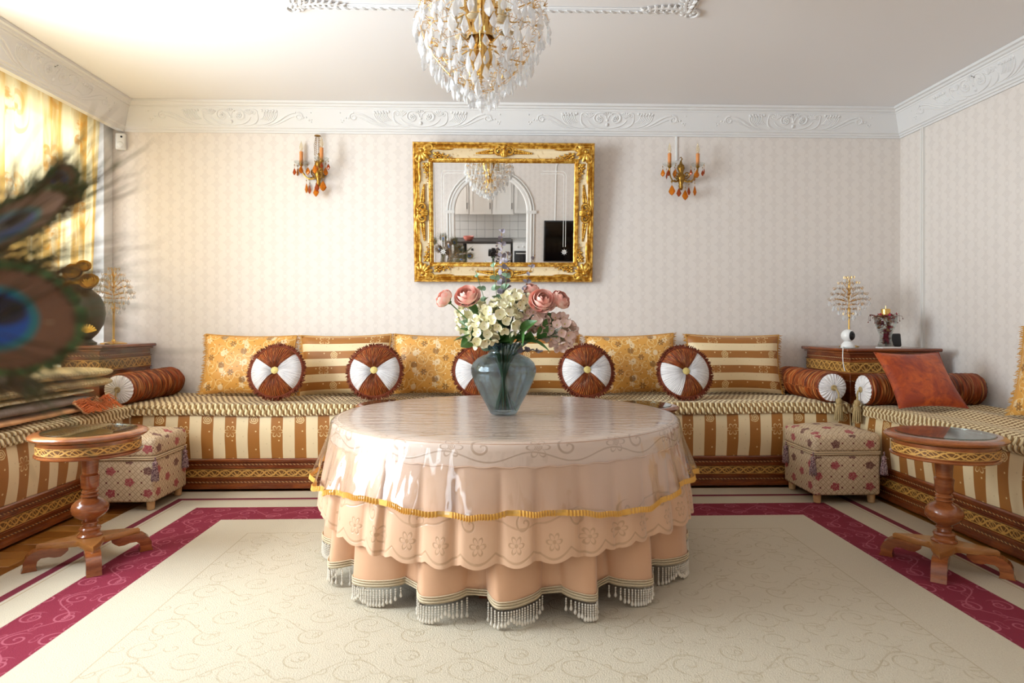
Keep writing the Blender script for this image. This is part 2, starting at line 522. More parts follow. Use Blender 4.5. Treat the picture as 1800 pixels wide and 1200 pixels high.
RX0, RX1, RY0, RY1 = -1.91, 2.14, 0.35, 3.80
def f_rug(T):
    x, y, z = T.ob()
    dx = T.min(x - RX0, RX1 - x); d = T.min(dx, RY1 - y)
    pile = T.noise(260, 3); big = T.noise(1.3, 2)
    cream = T.mix(pile * 0.6, lin('#d2c6b0'), lin('#b3a489'))
    red = T.mix(pile * 0.8, lin('#8e1434'), lin('#660a24'))
    dred = T.mix(pile, lin('#8a2038'), lin('#5f1226'))
    # arabesque lines
    along = T.m('MULTIPLY_ADD', T.gt(dx, RY1 - y), x - y, y)
    q = d - 0.44
    u = along / 0.30; wv = 1 - T.step(T.abs(q - T.sin(u * 2 * PI) * 0.055), 0.0016, 0.0048)
    a1, b1, i1, j1 = T.cell(along, q + 0.11, 0.15, 0.11, 0.5)
    s1 = T.swirl(a1, b1, 0.044, 0.0040, 1.5); a2, b2, i2, j2 = T.cell(along, q + 0.055, 0.075, 0.11, 0.5, 0.03)
    s2 = T.flower_line(a2, b2 * 1.7, 0.026, 0.0035, 2)
    ln = T.max(T.max(wv, s1), s2 * 0.7)
    redp = T.mix(ln * 0.55, red, lin('#c06a78'))
    a3, b3, i3, j3 = T.cell(x, y, 0.16, 0.14, 0.5); s3 = T.swirl(a3, b3, 0.062, 0.0040, 1.4)
    a4, b4, i4, j4 = T.cell(x, y, 0.08, 0.14, 0.5, 0.04, 0.07); s4 = T.swirl(a4, b4, 0.028, 0.0034, 1.0, -1.0)
    v3 = 1 - T.step(T.abs(T.fract(y / 0.28 + T.sin(x * (2 * PI / 0.32)) * 0.2) - 0.5), 0.008, 0.02)
    f = T.max(T.max(s3, s4), v3)
    field = T.mix(f * 0.42 * T.step(T.noise(30, 2), 0.3, 0.6), cream, lin('#9b8560'))
    c = cream
    c = T.mix(T.gt(d, 0.150), c, dred); c = T.mix(T.gt(d, 0.187), c, cream)
    c = T.mix(T.step(T.abs(d - 0.205), 0.0, 0.004) * -1.0 + 1.0, c, lin('#a98f68'))
    c = T.mix(T.gt(d, 0.333), c, redp); c = T.mix(T.gt(d, 0.553), c, cream)
    c = T.mix(T.step(T.abs(d - 0.765), 0.001, 0.004) * -0.5 + 0.5, c, lin('#9b8560'))
    c = T.mix(T.gt(d, 0.768), c, field)
    return dict(color=c, bump=(pile * 1.0 + f * T.gt(d, 0.768) * -0.12, 0.7, 0.006))
MAT['rug'] = material('wool_rug', rough=0.95, fn=f_rug)

def f_velvet(c1, c2, c3, sc=22):
    def fn(T):
        n = T.noise(sc, 4, None, 0.6, 0.8); n2 = T.noise(sc * 5, 3)
        c = T.mix(T.step(n, 0.35, 0.68), lin(c1), lin(c2)); c = T.mix(T.step(n2, 0.5, 0.72) * 0.5, c, lin(c3))
        return dict(color=c, bump=(n + n2 * 0.4, 0.5, 0.008))
    return fn
def f_pleatv(T):
    u, v = T.uv()
    n = T.noise(1.0, 3, T.vec(u * 40.0, v * 1.3), 0.6, 0.25); n2 = T.noise(1.0, 2, T.vec(u * 95.0, v * 3.5))
    c = T.mix(T.step(n, 0.36, 0.62), lin('#521c05'), lin('#9c4412')); c = T.mix(T.step(n2, 0.50, 0.66) * 0.6, c, lin('#dd9a55'))  # pale gold streaks paint the pleats' highlights into the velvet colour
    return dict(color=c, bump=(n + n2 * 0.4, 0.7, 0.006))
MAT['rust'] = material('rust_crushed_velvet', rough=0.45, fn=f_pleatv)
def f_pleatw(T):
    u, v = T.uv()
    n = T.noise(1.0, 2, T.vec(u * 70.0, v * 1.5), 0.5, 0.3)
    return dict(color=T.mix(T.step(n, 0.30, 0.48), lin('#b3acad'), lin('#e9e5e4')), bump=(n, 0.8, 0.006))  # grey streaks put the shade between pleats into the white
MAT['orange'] = material('orange_velvet', rough=0.5, fn=f_velvet('#8f2e04', '#c4560f', '#6e1f02', 9), Sheen_Weight=0.12)
MAT['rust_fringe'] = material('rust_fringe', '#6f2c0c', 0.8)
MAT['gold_fringe'] = material('gold_fringe', '#c08a36', 0.7, Sheen_Weight=0.3)
MAT['pleat'] = material('white_pleated_satin', rough=0.4, fn=f_pleatw, Sheen_Weight=0.1)
MAT['button'] = material('gold_braid', rough=0.5, fn=lambda T: dict(color=T.mix(T.noise(300, 2), lin('#a88b3c'), lin('#ecd98c')), bump=(T.noise(400, 1), 0.6, 0.002)))
MAT['tassel'] = material('bronze_tassel', rough=0.7, fn=lambda T: dict(color=T.mix(T.noise(150, 2), lin('#8a7144'), lin('#c4ab78'))))
MAT['purple_tassel'] = material('plum_tassel', rough=0.7, fn=lambda T: dict(color=T.mix(T.step(T.noise(180, 2), 0.4, 0.6), lin('#4a1f34'), lin('#b89a95'))))
MAT['foot'] = material('pale_beech', rough=0.5, fn=f_wood('#c49a6a', '#d4ad7e', '#a67c4c'))

MAT['satin'] = material('peach_satin', '#cf9f7b', 0.33, fn=lambda T: dict(bump=(T.noise(7, 2), 0.1, 0.01)), Sheen_Weight=0.3)
def f_lace(T):
    u, v = T.uv()   # u metres round the hem, v metres below the table top
    c = lin('#d3a988')
    a, b, i, j = T.cell(u, v, 0.118, 0.5, 0.0)
    fx = a; fy = v - 0.300
    m = T.max(T.flower_line(fx, fy, 0.026, 0.004, 6), T.disc(fx, fy, 0.006))
    arc = 0.350 - T.abs(a) * T.abs(a) * 5.0
    m = T.max(m, 1 - T.step(T.abs(v - arc), 0.002, 0.005))
    gar = 0.235 + T.sin(u * (2 * PI / 0.354)) * 0.02
    m = T.max(m, (1 - T.step(T.abs(v - gar), 0.0015, 0.004)) * 0.8)
    a5, b5, i5, j5 = T.cell(u, v - 0.205, 0.177, 0.07, 0.0); sw = T.swirl(a5, b5, 0.032, 0.004, 1.2) * T.gt(v, 0.20) * T.lt(v, 0.27)
    m = T.max(m, sw)
    col = T.mix(m * 0.6, c, lin('#a98460'))
    return dict(color=col, bump=(m, 0.4, 0.002))
MAT['lace'] = material('embroidered_satin', rough=0.3, fn=f_lace, Sheen_Weight=0.3)
def f_ctop(T):
    x, y, z = T.ob()
    r = T.hyp(x, y); a = T.ang(x, y)
    u = a * 0.72
    d = r - z + 0.6
    p, q, i, j = T.cell(u, d - 0.685, 0.283, 0.13, 0.0)
    m = T.max(T.max(T.flower_line(p + 0.05, q, 0.038, 0.004, 6), T.rose(p + 0.05, q, 0.016)), T.max(T.swirl(p - 0.05, q, 0.042, 0.005, 1.3), 1 - T.step(T.abs(q - 0.035 + T.sin(u * 22.2) * 0.018), 0.0015, 0.004))) * T.gt(d, 0.690)
    p3, q3, i3, j3 = T.cell(u, d - 0.50, 0.33, 0.16, 0.0); m = T.max(m, T.swirl(p3, q3, 0.06, 0.006, 1.4) * T.lt(d, 0.66) * T.gt(d, 0.5))
    m = T.max(m, T.flower_line(x, y, 0.3, 0.006, 8))
    return dict(color=T.mix(m * 0.55, lin('#dcc0a9'), lin('#a07b5a')), bump=(m, 0.4, 0.002))
MAT['lace_top'] = material('embroidered_satin_top', rough=0.35, fn=f_ctop)
MAT['braid'] = material('beaded_braid', rough=0.5, fn=lambda T: dict(color=T.mix(T.noise(500, 1), lin('#b39a72'), lin('#efe0c2'))))
MAT['beads'] = clear('clear_beads', (0.95, 0.90, 0.80, 1), 0.6, 0.05, 1.4, body=0.8, body_col=(0.88, 0.81, 0.70, 1))
MAT['gold_ribbon'] = material('gold_ribbon', '#dda545', 0.35, Sheen_Weight=0.3)
def vb(T):
    x, y, z = T.ob()
    top = T.gt(z, 0.595)
    n = T.noise(1.0, 4, T.vec(x * 4.0, y * 24.0, 0.0), 0.6, 0.6)
    m = T.noise(1.0, 2, T.vec(x * 13.0, y * 13.0, z * 5.0))
    return n * top * 0.010 + m * (1 - top) * 0.011
MAT['vinyl'] = clear('clear_vinyl', (0.97, 0.98, 1.0, 1), 0.5, 0.09, 1.5, bump=vb, thin=True)
MAT['crystal'] = clear('crystal', (0.99, 0.995, 1.0, 1), 0.55, 0.0, 1.5, body=0.30, body_col=(1.0, 1.0, 1.0, 1))
MAT['amber'] = clear('amber_glass', (0.95, 0.42, 0.03, 1), 0.3, 0.0, 1.5, body=0.35, body_col=(0.80, 0.30, 0.02, 1))
MAT['amber_red'] = clear('dark_amber_glass', (0.75, 0.20, 0.04, 1), 0.3, 0.0, 1.5, body=0.4, body_col=(0.48, 0.11, 0.02, 1))
MAT['clear_glass'] = clear('clear_glass', (0.96, 0.98, 0.97, 1), 0.55, 0.0, 1.35)
MAT['green_glass'] = clear('table_glass', (0.80, 0.92, 0.90, 1), 0.5, 0.02, 1.5, thin=True)
MAT['vase'] = clear('smoke_blue_glass', (0.72, 0.79, 0.83, 1), 0.50, 0.0, 1.45, body=0.0, body_col=(0.25, 0.33, 0.37, 1))
MAT['gold'] = material('antique_gold', '#c88d2a', 0.33, 0.6, fn=lambda T: dict(color=T.mix(T.step(T.noise(45, 3), 0.4, 0.65), lin('#b47a1e'), lin('#f0c35c'))))
MAT['brass'] = material('polished_brass', '#ddb368', 0.25, 0.85)
MAT['gilt_resin'] = material('gilt_resin', '#f2c64e', 0.35, 0.0)
MAT['bronze'] = material('aged_bronze', rough=0.35, metal=0.9, fn=lambda T: dict(color=T.mix(T.noise(80, 2), lin('#5d4115'), lin('#c79a48'))))
MAT['ivory'] = material('distressed_ivory', rough=0.5, fn=lambda T: dict(color=T.mix(T.step(T.noise(40, 4), 0.55, 0.7) * 0.6, lin('#e2cda6'), lin('#a67b3f'))))
MAT['mirror'] = material('mirror_silver', '#f2f2f0', 0.0, 1.0)
MAT['etch'] = material('etched_glass', '#e9e7e3', 0.6)
MAT['black'] = material('black_plastic', '#101012', 0.35)
MAT['white_plastic'] = material('white_plastic', '#e8e8e6', 0.3)
MAT['appliance'] = material('white_enamel', '#e6e6e4', 0.25)
MAT['candle'] = material('amber_candle_sleeve', '#d98a48', 0.5)
def curtain_mat():
    mt = bpy.data.materials.new('sheer_curtain'); mt.use_nodes = True
    T = Tree(mt); N, L = T.N, T.L
    N.remove(N['Principled BSDF'])
    u, v = T.uv()
    n = T.noise(1.0, 3, T.vec(u * 9.0, v * 1.3))
    x, y, i, j = T.cell(u, v, 0.42, 0.46, 0.5)
    fl = T.flower(x, y * 0.7, 0.085, 5, 0.01); sw = T.swirl(x - 0.08, y * 0.6, 0.09, 0.012, 1.4)
    mo = T.max(fl * T.step(T.noise(24, 2), 0.4, 0.6), sw * 0.6)
    st = T.step(n, 0.42, 0.62)
    col = T.mix(st, lin('#f0dfae'), lin('#d3a757')); col = T.mix(mo * 0.75, col, lin('#cf8f3a'))
    tr = N.new('ShaderNodeBsdfTransparent'); L.new(T.mix(0.5, col, (1, 1, 1, 1)), tr.inputs[0])
    tl = N.new('ShaderNodeBsdfTranslucent'); L.new(col, tl.inputs[0])
    df = N.new('ShaderNodeBsdfDiffuse'); L.new(col, df.inputs[0])
    m1 = N.new('ShaderNodeMixShader'); m1.inputs[0].default_value = 0.3; L.new(tl.outputs[0], m1.inputs[1]); L.new(df.outputs[0], m1.inputs[2])
    m2 = N.new('ShaderNodeMixShader'); T.put(m2.inputs[0], st * 0.08 + mo * 0.06 + 0.86); L.new(tr.outputs[0], m2.inputs[1]); L.new(m1.outputs[0], m2.inputs[2])
    L.new(m2.outputs[0], N['Material Output'].inputs[0])
    return mt
MAT['curtain'] = curtain_mat()

# ------------------------------------------------------------------ the room
XL, XR, YB, YF, ZC = -2.72, 2.90, 4.50, -1.60, 2.50
def plane_box(name, x0, y0, z0, x1, y1, z1, mt, uvmode, parent=None):
    m = MB().box(x0, y0, z0, x1, y1, z1)
    m.uv = [((p[0], p[2]) if uvmode == 'x' else (p[1], p[2]) if uvmode == 'y' else (p[0], p[1])) for p in m.v]
    return m
def shell(name, mt, *boxes, uvmode='x'):
    m = MB()
    for b in boxes: m.add(plane_box(name, *b, mt, uvmode))
    return struct(m.build(name, mt, sharp=30))
floor = shell('floor', material('floor_wood', rough=0.3, fn=f_wood('#8f5a20', '#a56c2a', '#6b3d12')), (XL - .1, -3.0, -0.1, XR + .1, YB + .1, 0.0), uvmode='z')
shell('ceiling', MAT['ceiling'], (XL - .1, -3.0, ZC, XR + .1, YB + .1, ZC + 0.1), uvmode='z')
shell('wall_back', MAT['wallpaper'], (XL - .1, YB, 0, XR + .1, YB + .1, ZC))
shell('wall_right', MAT['wallpaper'], (XR, -3.0, 0, XR + .1, YB, ZC), uvmode='y')
wy0, wy1, wz0, wz1 = 0.25, 4.38, 0.55, 2.32
vy0, vy1 = -1.30, 0.0
shell('wall_left', MAT['white'], (XL - .1, -3.0, 0, XL, YB, wz0), (XL - .1, -3.0, wz1, XL, YB, ZC), (XL - .1, wy1, wz0, XL, YB, wz1), (XL - .1, vy1, wz0, XL, wy0, wz1), (XL - .1, -3.0, wz0, XL, vy0, wz1), uvmode='y')
# white painted return beside the curtain
struct(rbox(-2.72, 4.40, 0.0, -2.615, 4.499, 2.40, 0.004, 1).build('trim_1', MAT['white']))
# planks that show between the left sofa and the rug
pm = [material('oak_plank', rough=0.28, fn=f_wood(a, b, c, 1.0)) for a, b, c in (('#8a541c', '#a0672a', '#6b3d12'), ('#96602a', '#ab7434', '#7a4a1a'), ('#7e4a18', '#935b22', '#5e340e'))]
pmesh = [rbox(0.001, 0.001, -0.004, 0.599, 0.088, 0.004, 0.0015, 1).mesh('plank', m) for m in pm]
rr = random.Random(3)
for j in range(22):
    for i in range(2):
        x = -2.56 + i * 0.6 - (j % 3) * 0.2
        link('plank', pmesh[rr.randrange(3)], floor, (x, 1.85 + j * 0.09, 0.0))
# windows
def window(name, y0, y1, z0, z1, n):
    m = MB()
    x0, x1 = XL - 0.07, XL - 0.02
    m.box(x0, y0, z0, x1, y1, z0 + 0.06).box(x0, y0, z1 - 0.06, x1, y1, z1)
    for k in range(n + 1):
        y = y0 + (y1 - y0 - 0.06) * k / n
        m.box(x0, y, z0 + 0.06, x1, y + 0.06, z1 - 0.06)
    w = struct(m.build(name, MAT['white']))
    for k in range(n):
        a = y0 + (y1 - y0 - 0.06) * k / n + 0.06; b = y0 + (y1 - y0 - 0.06) * (k + 1) / n
        MB().box(x0 + 0.02, a, z0 + 0.06, x0 + 0.026, b, z1 - 0.06).build('pane', MAT['clear_pane'], w)
    MB().box(XL - 0.1, y0, z0 - 0.03, XL + 0.03, y1, z0).build('window_sill', MAT['white'], w)
MAT['clear_pane'] = clear('window_pane', (0.97, 0.98, 0.98, 1), thin=True, ior=1.3, rough=0.0)
window('window_1', wy0, wy1, wz0, wz1, 4)
window('window_2', vy0, vy1, wz0, wz1, 2)

# front wall with the arch to the kitchen (seen in the mirror)
def arch_wall():
    m = MB(); xa, xb, zs, rad = -0.62, 0.54, 1.45, 0.58; cx = (xa + xb) / 2
    n = 20
    arc = [(cx - rad * math.cos(PI * k / n), zs + rad * 0.98 * math.sin(PI * k / n)) for k in range(n + 1)]
    for y0, y1 in ((YF - 0.12, YF),):
        m.box(XL, y0, 0, xa, y1, ZC).box(xb, y0, 0, XR, y1, ZC)
        for k in range(n):
            (p, q), (r_, t) = arc[k], arc[k + 1]
            b = len(m.v)
            for y in (y0, y1):
                for a_, b_ in ((p, q), (r_, t), (r_, ZC), (p, ZC)): m.v.append((a_, y, b_)); m.uv.append((a_, b_))
            for f in ((0, 1, 5, 4), (0, 3, 2, 1), (4, 5, 6, 7)): m.f.append(tuple(b + i for i in f))
    m.uv = [(p[0], p[2]) for p in m.v]
    struct(m.build('wall_front', MAT['wallpaper'], sharp=30))
    t = MB()
    path = [(xa, 0.0)] + arc + [(xb, 0.0)]
    for off, w, dp in ((0.07, 0.022, 0.03), (0.03, 0.03, 0.02), (0.115, 0.014, 0.022)):
        pts = []
        for k, (x, z) in enumerate(path):
            nx = x - cx; nz = max(0.0, z - zs); L = math.hypot(nx, nz) or 1
            if z <= zs: nx, nz, L = (math.copysign(1, nx), 0, 1)
            pts.append((x + nx / L * off, YF + 0.008, z + nz / L * off))
        t.tube(pts, w, 8, flat=dp / w, up=(0, 1, 0))
    t.box(xa - 0.15, YF, zs - 0.02, xa - 0.0, YF + 0.05, zs + 0.03).box(xb, YF, zs - 0.02, xb + 0.15, YF + 0.05, zs + 0.03)
    struct(t.build('trim_2', MAT['white']))
    # panel moulding strips on that wall
    p = MB()
    def rr_path(x0, x1, z0, z1, c):
        o = []
        for cx_, cz_, a0 in ((x1 - c, z1 - c, 0), (x0 + c, z1 - c, 90)):
            for k in range(7):
                a = R(a0 + 15 * k); o.append((cx_ + c * math.cos(a), YF + 0.005, cz_ + c * math.sin(a)))
        return [(x1, YF + 0.005, z0)] + o + [(x0, YF + 0.005, z0)]
    p.tube(rr_path(-2.3, -0.95, 0.4, 2.25, 0.1), 0.012, 6)
    p.tube(rr_path(1.0, 2.5, 0.4, 2.25, 0.1), 0.012, 6)
    struct(p.build('trim_3', MAT['white']))
arch_wall()

# ---- cornices
CPROF = [(0.0, 2.310), (0.012, 2.310), (0.014, 2.322), (0.022, 2.324), (0.024, 2.334), (0.034, 2.340), (0.036, 2.350), (0.088, 2.455), (0.092, 2.458), (0.092, 2.466), (0.103, 2.470), (0.108, 2.480), (0.122, 2.484), (0.124, 2.499), (0.0, 2.499)]
def cornice(name, origin, along, out, L, m0, m1):
    m = MB(); O = Vector(origin); A = Vector(along); U = Vector(out)
    b = 0; n = len(CPROF)
    for k, (e0) in enumerate((0, 1)):
        for (o, z) in CPROF:
            s = (o if m0 else 0) if k == 0 else (L - (o if m1 else 0))
            p = O + A * s + U * o; m.v.append((p.x, p.y, z)); m.uv.append((s, z))
    for i in range(n - 1): m.f.append((i, i + 1, n + i + 1, n + i))
    return struct(m.build(name, MAT['plaster'], sharp=25, fix=True))
def relief():
    """one half of the plaster scrollwork in (x along, y up), thickness in z; mirrored afterwards"""
    h = MB()
    def T(pts, r, n=5): h.tube(pts, r, n, flat=0.8, up=(0, 0, 1))
    # central C-scroll with a rosette
    T(spiral(0.052, 0.070, 0.048, 0.012, R(200), -1.35, 22), taper(22, .004, .0075, .004))
    for k in range(7):
        a = 2 * PI * k / 7; h.sphere((0.052 + 0.013 * math.cos(a), 0.072 + 0.013 * math.sin(a), 0), 0.008, 6, 4, (1, 1, .7))
    h.sphere((0.052, 0.072, 0.002), 0.007, 6, 4)
    for k in range(5):
        a = R(20 + 35 * k); T([(0.010 * math.cos(a), 0.092 + 0.006 * math.sin(a), 0), (0.030 * math.cos(a), 0.092 + 0.022 * math.sin(a), 0.002)], [0.003, 0.006])
    T(bez((0.004, 0.004, 0), (0.03, 0.012, 0), (0.10, 0.010, 0), (0.125, 0.060, 0)), taper(12, .004, .008, .004))
    # second sweep with leaf fan
    T(bez((0.075, 0.006, 0), (0.13, 0.002, 0), (0.19, 0.03, 0), (0.165, 0.095, 0)), taper(12, .004, .008, .003))
    T(spiral(0.15, 0.090, 0.020, 0.006, R(0), 1.1, 14), taper(14, .006, .005, .003))
    for k in range(6): 
        a = R(30 + 22 * k); T([(0.115, 0.075, 0), (0.115 + 0.034 * math.cos(a), 0.075 + 0.036 * math.sin(a), 0.001)], [0.004, 0.0065], 4)
    for k in range(7):
        x = 0.205 + 0.011 * k; T(bez((x - 0.02, 0.045 - 0.002 * k, 0), (x - 0.005, 0.05, 0), (x + 0.008, 0.07, 0), (x + 0.008, 0.088, 0), 5), 0.0042, 4)
    for k in range(6): h.sphere((0.20 + 0.018 * k, 0.102 - 0.003 * (k % 2), 0), 0.010, 6, 4, (1, 1, .7))
    for k in range(5): h.sphere((0.213 + 0.018 * k, 0.094, 0.003), 0.007, 6, 4, (1, 1, .7))
    T(bez((0.14, 0.010, 0), (0.21, 0.0, 0), (0.30, 0.04, 0), (0.292, 0.095, 0)), taper(12, .004, .007, .003))
    # long tail volute
    T(bez((0.20, 0.004, 0), (0.30, 0.012, 0), (0.33, 0.085, 0), (0.41, 0.092, 0), 14), taper(14, .003, .009, .006))
    T(bez((0.23, 0.002, 0), (0.31, 0.010, 0), (0.36, 0.065, 0), (0.42, 0.072, 0), 14), taper(14, .003, .006, .004))
    T(spiral(0.425, 0.066, 0.028, 0.008, R(100), -1.3, 16), taper(16, .007, .006, .004))
    for k in range(4): h.sphere((0.455 + 0.017 * k, 0.058 - 0.008 * k + 0.01 * (k % 2), 0), 0.008 - 0.001 * k, 6, 4, (1, 1, .7))
    h.sphere((0.505, 0.092, 0), 0.005, 6, 4); h.sphere((0.50, 0.030, 0), 0.005, 6, 4)
    full = MB().add(h).add(h, Matrix.Diagonal((-1, 1, 1, 1)))
    full.sphere((0, 0.030, 0.002), 0.011, 6, 4, (1, 1.3, .7)); full.sphere((0, 0.06, 0.002), 0.007, 6, 4, (1, 1.4, .7))
    return full.mesh('relief_ornament', MAT['plaster'], 50, True)
REL = relief()
def place_reliefs(corn, origin, along, out, centers):
    A = Vector(along); U = Vector(out)
    face = Vector((0.052 * U.x, 0.052 * U.y, 0.105)).normalized()
    nrm = A.cross(face) 
    if nrm.dot(U) < 0: nrm = -nrm
    ax = face.cross(nrm)
    Rm = Matrix((ax, face, nrm)).transposed().to_4x4()
    for c in centers:
        p = Vector(origin) + A * c + U * 0.0355; p.z = 2.3495
        o = link('relief_ornament', REL, corn); o.matrix_world = Matrix.Translation(p + nrm * 0.0005) @ Rm @ Matrix.Scale(1.08, 4, (1, 0, 0))
c1 = cornice('trim_4', (-2.545, YB, 0), (1, 0, 0), (0, -1, 0), XR + 2.545, True, True)
place_reliefs(c1, (0, YB, 0), (1, 0, 0), (0, -1, 0), [-1.79, -0.50, 0.79, 2.10])
c2 = cornice('trim_5', (XR, YB, 0), (0, -1, 0), (-1, 0, 0), YB - YF, True, True)
place_reliefs(c2, (XR, YB, 0), (0, -1, 0), (-1, 0, 0), [0.78, 2.07, 3.36])
c3 = cornice('trim_6', (-2.545, YB, 0), (0, -1, 0), (1, 0, 0), YB - YF, True, True)
place_reliefs(c3, (-2.545, YB, 0), (0, -1, 0), (1, 0, 0), [0.78, 2.07, 3.36])
struct(MB().box(-2.575, YF, 2.312, -2.5455, YB, ZC).build('trim_7', MAT['plaster']))     # curtain pelmet board
# ceiling moulding frame: rope strips and acanthus corners
def ceiling_frame():
    x0, x1, y0, y1 = -0.93, 0.94, 1.60, 3.08
    m = MB(); z = ZC - 0.004
    for a, b in (((x0, y1), (x1, y1)), ((x0, y0), (x1, y0)), ((x0, y0), (x0, y1)), ((x1, y0), (x1, y1))):
        A, B = Vector((*a, z)), Vector((*b, z)); d = (B - A); L = d.length; d.normalize(); s = Vector((-d.y, d.x, 0))
        m.tube([A, B], 0.010, 6)
        for sd in (-1, 1): m.tube([A + s * 0.022 * sd, B + s * 0.022 * sd], 0.005, 4)
        n = int(L / 0.042)
        for k in range(n):
            c = A + d * (L * (k + 0.5) / n) + Vector((0, 0, -0.008)); q = d * 0.015 + s * 0.008
            m.tube([c - q, c, c + q], [0.003, 0.0085, 0.003], 5)
    root = struct(m.build('trim_8', MAT['plaster'], sharp=50, fix=True))
    h = MB()
    def leafrow(path, r0, r1):
        pts = path; n = len(pts)
        h.tube(pts, [r0 + (r1 - r0) * k / (n - 1) for k in range(n)], 6, flat=0.8, up=(0, 0, 1))
        for k in range(1, n - 1, 1):
            p, q = Vector(pts[k]), Vector(pts[k + 1]); d = (q - p).normalized(); s = Vector((-d.y, d.x, 0))
            for sd in (-1, 1):
                e = p + (d * 0.4 + s * sd) * (0.036 - 0.001 * k)
                h.tube([p, (p + e) / 2 + Vector((0, 0, 0.004)), e], [0.004, 0.010, 0.003], 5, flat=0.6, up=(0, 0, 1))
    leafrow(bez((0.0, 0.0, 0), (0.06, 0.05, 0), (0.16, 0.05, 0), (0.24, 0.0, 0), 9), 0.013, 0.006)
    leafrow(bez((0.0, 0.0, 0), (0.05, 0.06, 0), (0.05, 0.16, 0), (0.0, 0.22, 0), 9), 0.013, 0.006)
    h.tube(spiral(-0.02, -0.02, 0.05, 0.012, 0, 1.4, 18), taper(18, .006, .01, .006), 6)
    for k in range(8):
        a = 2 * PI * k / 8; h.sphere((0.03 * math.cos(a), 0.03 * math.sin(a), 0), 0.014, 6, 4, (1, 1, .7))
    me = h.mesh('corner_ornament', MAT['plaster'], 50, True)
    for (x, y, sx, sy) in ((x0, y1, 1, -1), (x1, y1, -1, -1), (x0, y0, 1, 1), (x1, y0, -1, 1)):
        link('corner_ornament', me, root, (x, y, z - 0.002), scale=(sx, sy, -1))
ceiling_frame()
# panel strip on the right wall
struct(MB().box(XR - 0.016, 4.235, 0.0, XR, 4.262, 2.312).box(XR - 0.022, 4.243, 0.0, XR - 0.016, 4.254, 2.312).build('trim_9', MAT['white']))
struct(MB().box(XL, -3.0, 0, XR, -2.86, ZC).build('wall_kitchen', MAT['white']))

# ---- curtain
def curtain():
    y0, y1 = 2.85, 4.365; n = 260; rows = 22
    rng = random.Random(5); ph = []; a = 0
    amp = [0.5 + rng.random() * 0.6 for _ in range(80)]
    def fx(t):
        k = t * 17; i = int(k) % 79; f = k - int(k); A = amp[i] * (1 - f) + amp[i + 1] * f
        return math.sin(k * 2 * PI + 1.2 * math.sin(k * 1.7)) * 0.018 * A + math.sin(k * 1.3) * 0.006
    def fn(u, v):
        z = 0.12 + (2.46 - 0.12) * v
        y = y0 + (y1 - y0) * u
        y -= max(0, (u - 0.75) / 0.25) * 0.17 * (1 - v) * 1.0 * u
        return (-2.612 + fx(u) * (0.6 + 0.4 * (1 - v)), y, z)
    m = MB().quadgrid(fn, n, rows, uvf=lambda u, v: (u * 2.2, v * 2.34))
    o = m.build('sheer_curtain', MAT['curtain'], sharp=None)
    tag(o, 'sheer cream and gold curtain with faint floral pattern across the left window', 'curtain')
curtain()
# ------------------------------------------------------------------ rug
def rug():
    m = rbox(RX0, RY0, 0.0, RX1, RY1, 0.012, 0.004, 2)
    tag(m.build('rug', MAT['rug']), 'large cream wool rug with burgundy scroll border under the round table', 'rug')
rug()

# ------------------------------------------------------------------ banquettes
def banquette(label, loc, rz, L, dep, u0=0.0, seed=1):
    t = thing('banquette', label, 'sofa', loc, rz, None)
    prof = [(0.03, 0.015), (0.0, 0.018), (0.0, 0.034), (0.010, 0.040), (0.010, 0.073), (0.002, 0.076), (0.002, 0.082), (0.012, 0.086), (0.012, 0.134), (0.002, 0.138), (0.002, 0.143), (0.010, 0.147), (0.010, 0.172), (-0.004, 0.178), (-0.006, 0.190), (0.0, 0.196), (0.03, 0.198), (dep, 0.198), (dep, 0.015)]
    m = MB(); n = len(prof)
    for x in (0, L):
        for y, z in prof: m.v.append((x, y, z)); m.uv.append((x, z))
    for i in range(n):
        j = (i + 1) % n; m.f.append((i, j, n + j, n + i))
    m.f.append(tuple(range(n))[::-1]); m.f.append(tuple(range(n, 2 * n)))
    m.build('wooden_base', MAT['wood_dark'], t, sharp=25, fix=True)
    b = MB().box(0.004, 0.006, 0.087, L - 0.004, 0.0125, 0.133); b.uv = [(p[0], (p[2] - 0.087) / 0.046) for p in b.v]
    b.build('carved_band', MAT['carved'], t)
    for z in (0.0535, 0.157):
        s = MB().box(0.002, 0.0085, z, L - 0.002, 0.0115, z + 0.006); s.uv = [(p[0], (p[2] - z) / 0.006) for p in s.v]
        s.build('string_inlay', MAT['dash'], t)
    fm = MB().box(0, 0, 0, 0.06, 0.06, 0.016).mesh('foot', MAT['black'])
    for x in (0.05, L - 0.11):
        for y in (0.05, dep - 0.11): link('foot', fm, t, (x, y, 0))
    # mattress with slightly slack striped front
    nx = int(L / 0.035)
    def fn(u, v):
        # v runs bottom-front -> top-front -> back
        x = u * L
        if v < 0.6:
            h = v / 0.6; z = 0.197 + 0.292 * h
            y = 0.006 - 0.014 * math.sin(PI * h) + 0.004 * math.sin(x * 11 + seed) * math.sin(PI * h) + 0.003 * math.sin(x * 29 + 3 * h)
            if h > 0.9: y += 0.012 * ((h - 0.9) / 0.1) ** 2
        else:
            k = (v - 0.6) / 0.4; y = 0.02 + (dep - 0.03) * k; z = 0.489 + 0.004 * math.sin(PI * k)
        return (x, y, z)
    mm = MB().quadgrid(fn, nx, 24, uvf=lambda u, v: (u * L + u0, v / 0.6 * 0.30))
    for xx in (0.0, L):
        b = len(mm.v)
        for p in ((xx, 0.004, 0.197), (xx, dep - 0.01, 0.197), (xx, dep - 0.01, 0.489), (xx, 0.016, 0.487)): mm.v.append(p); mm.uv.append((p[1], p[2] - .197))
        mm.f.append((b, b + 1, b + 2, b + 3))
    mm.build('mattress', MAT['stripe'], t, sharp=60)
    return t
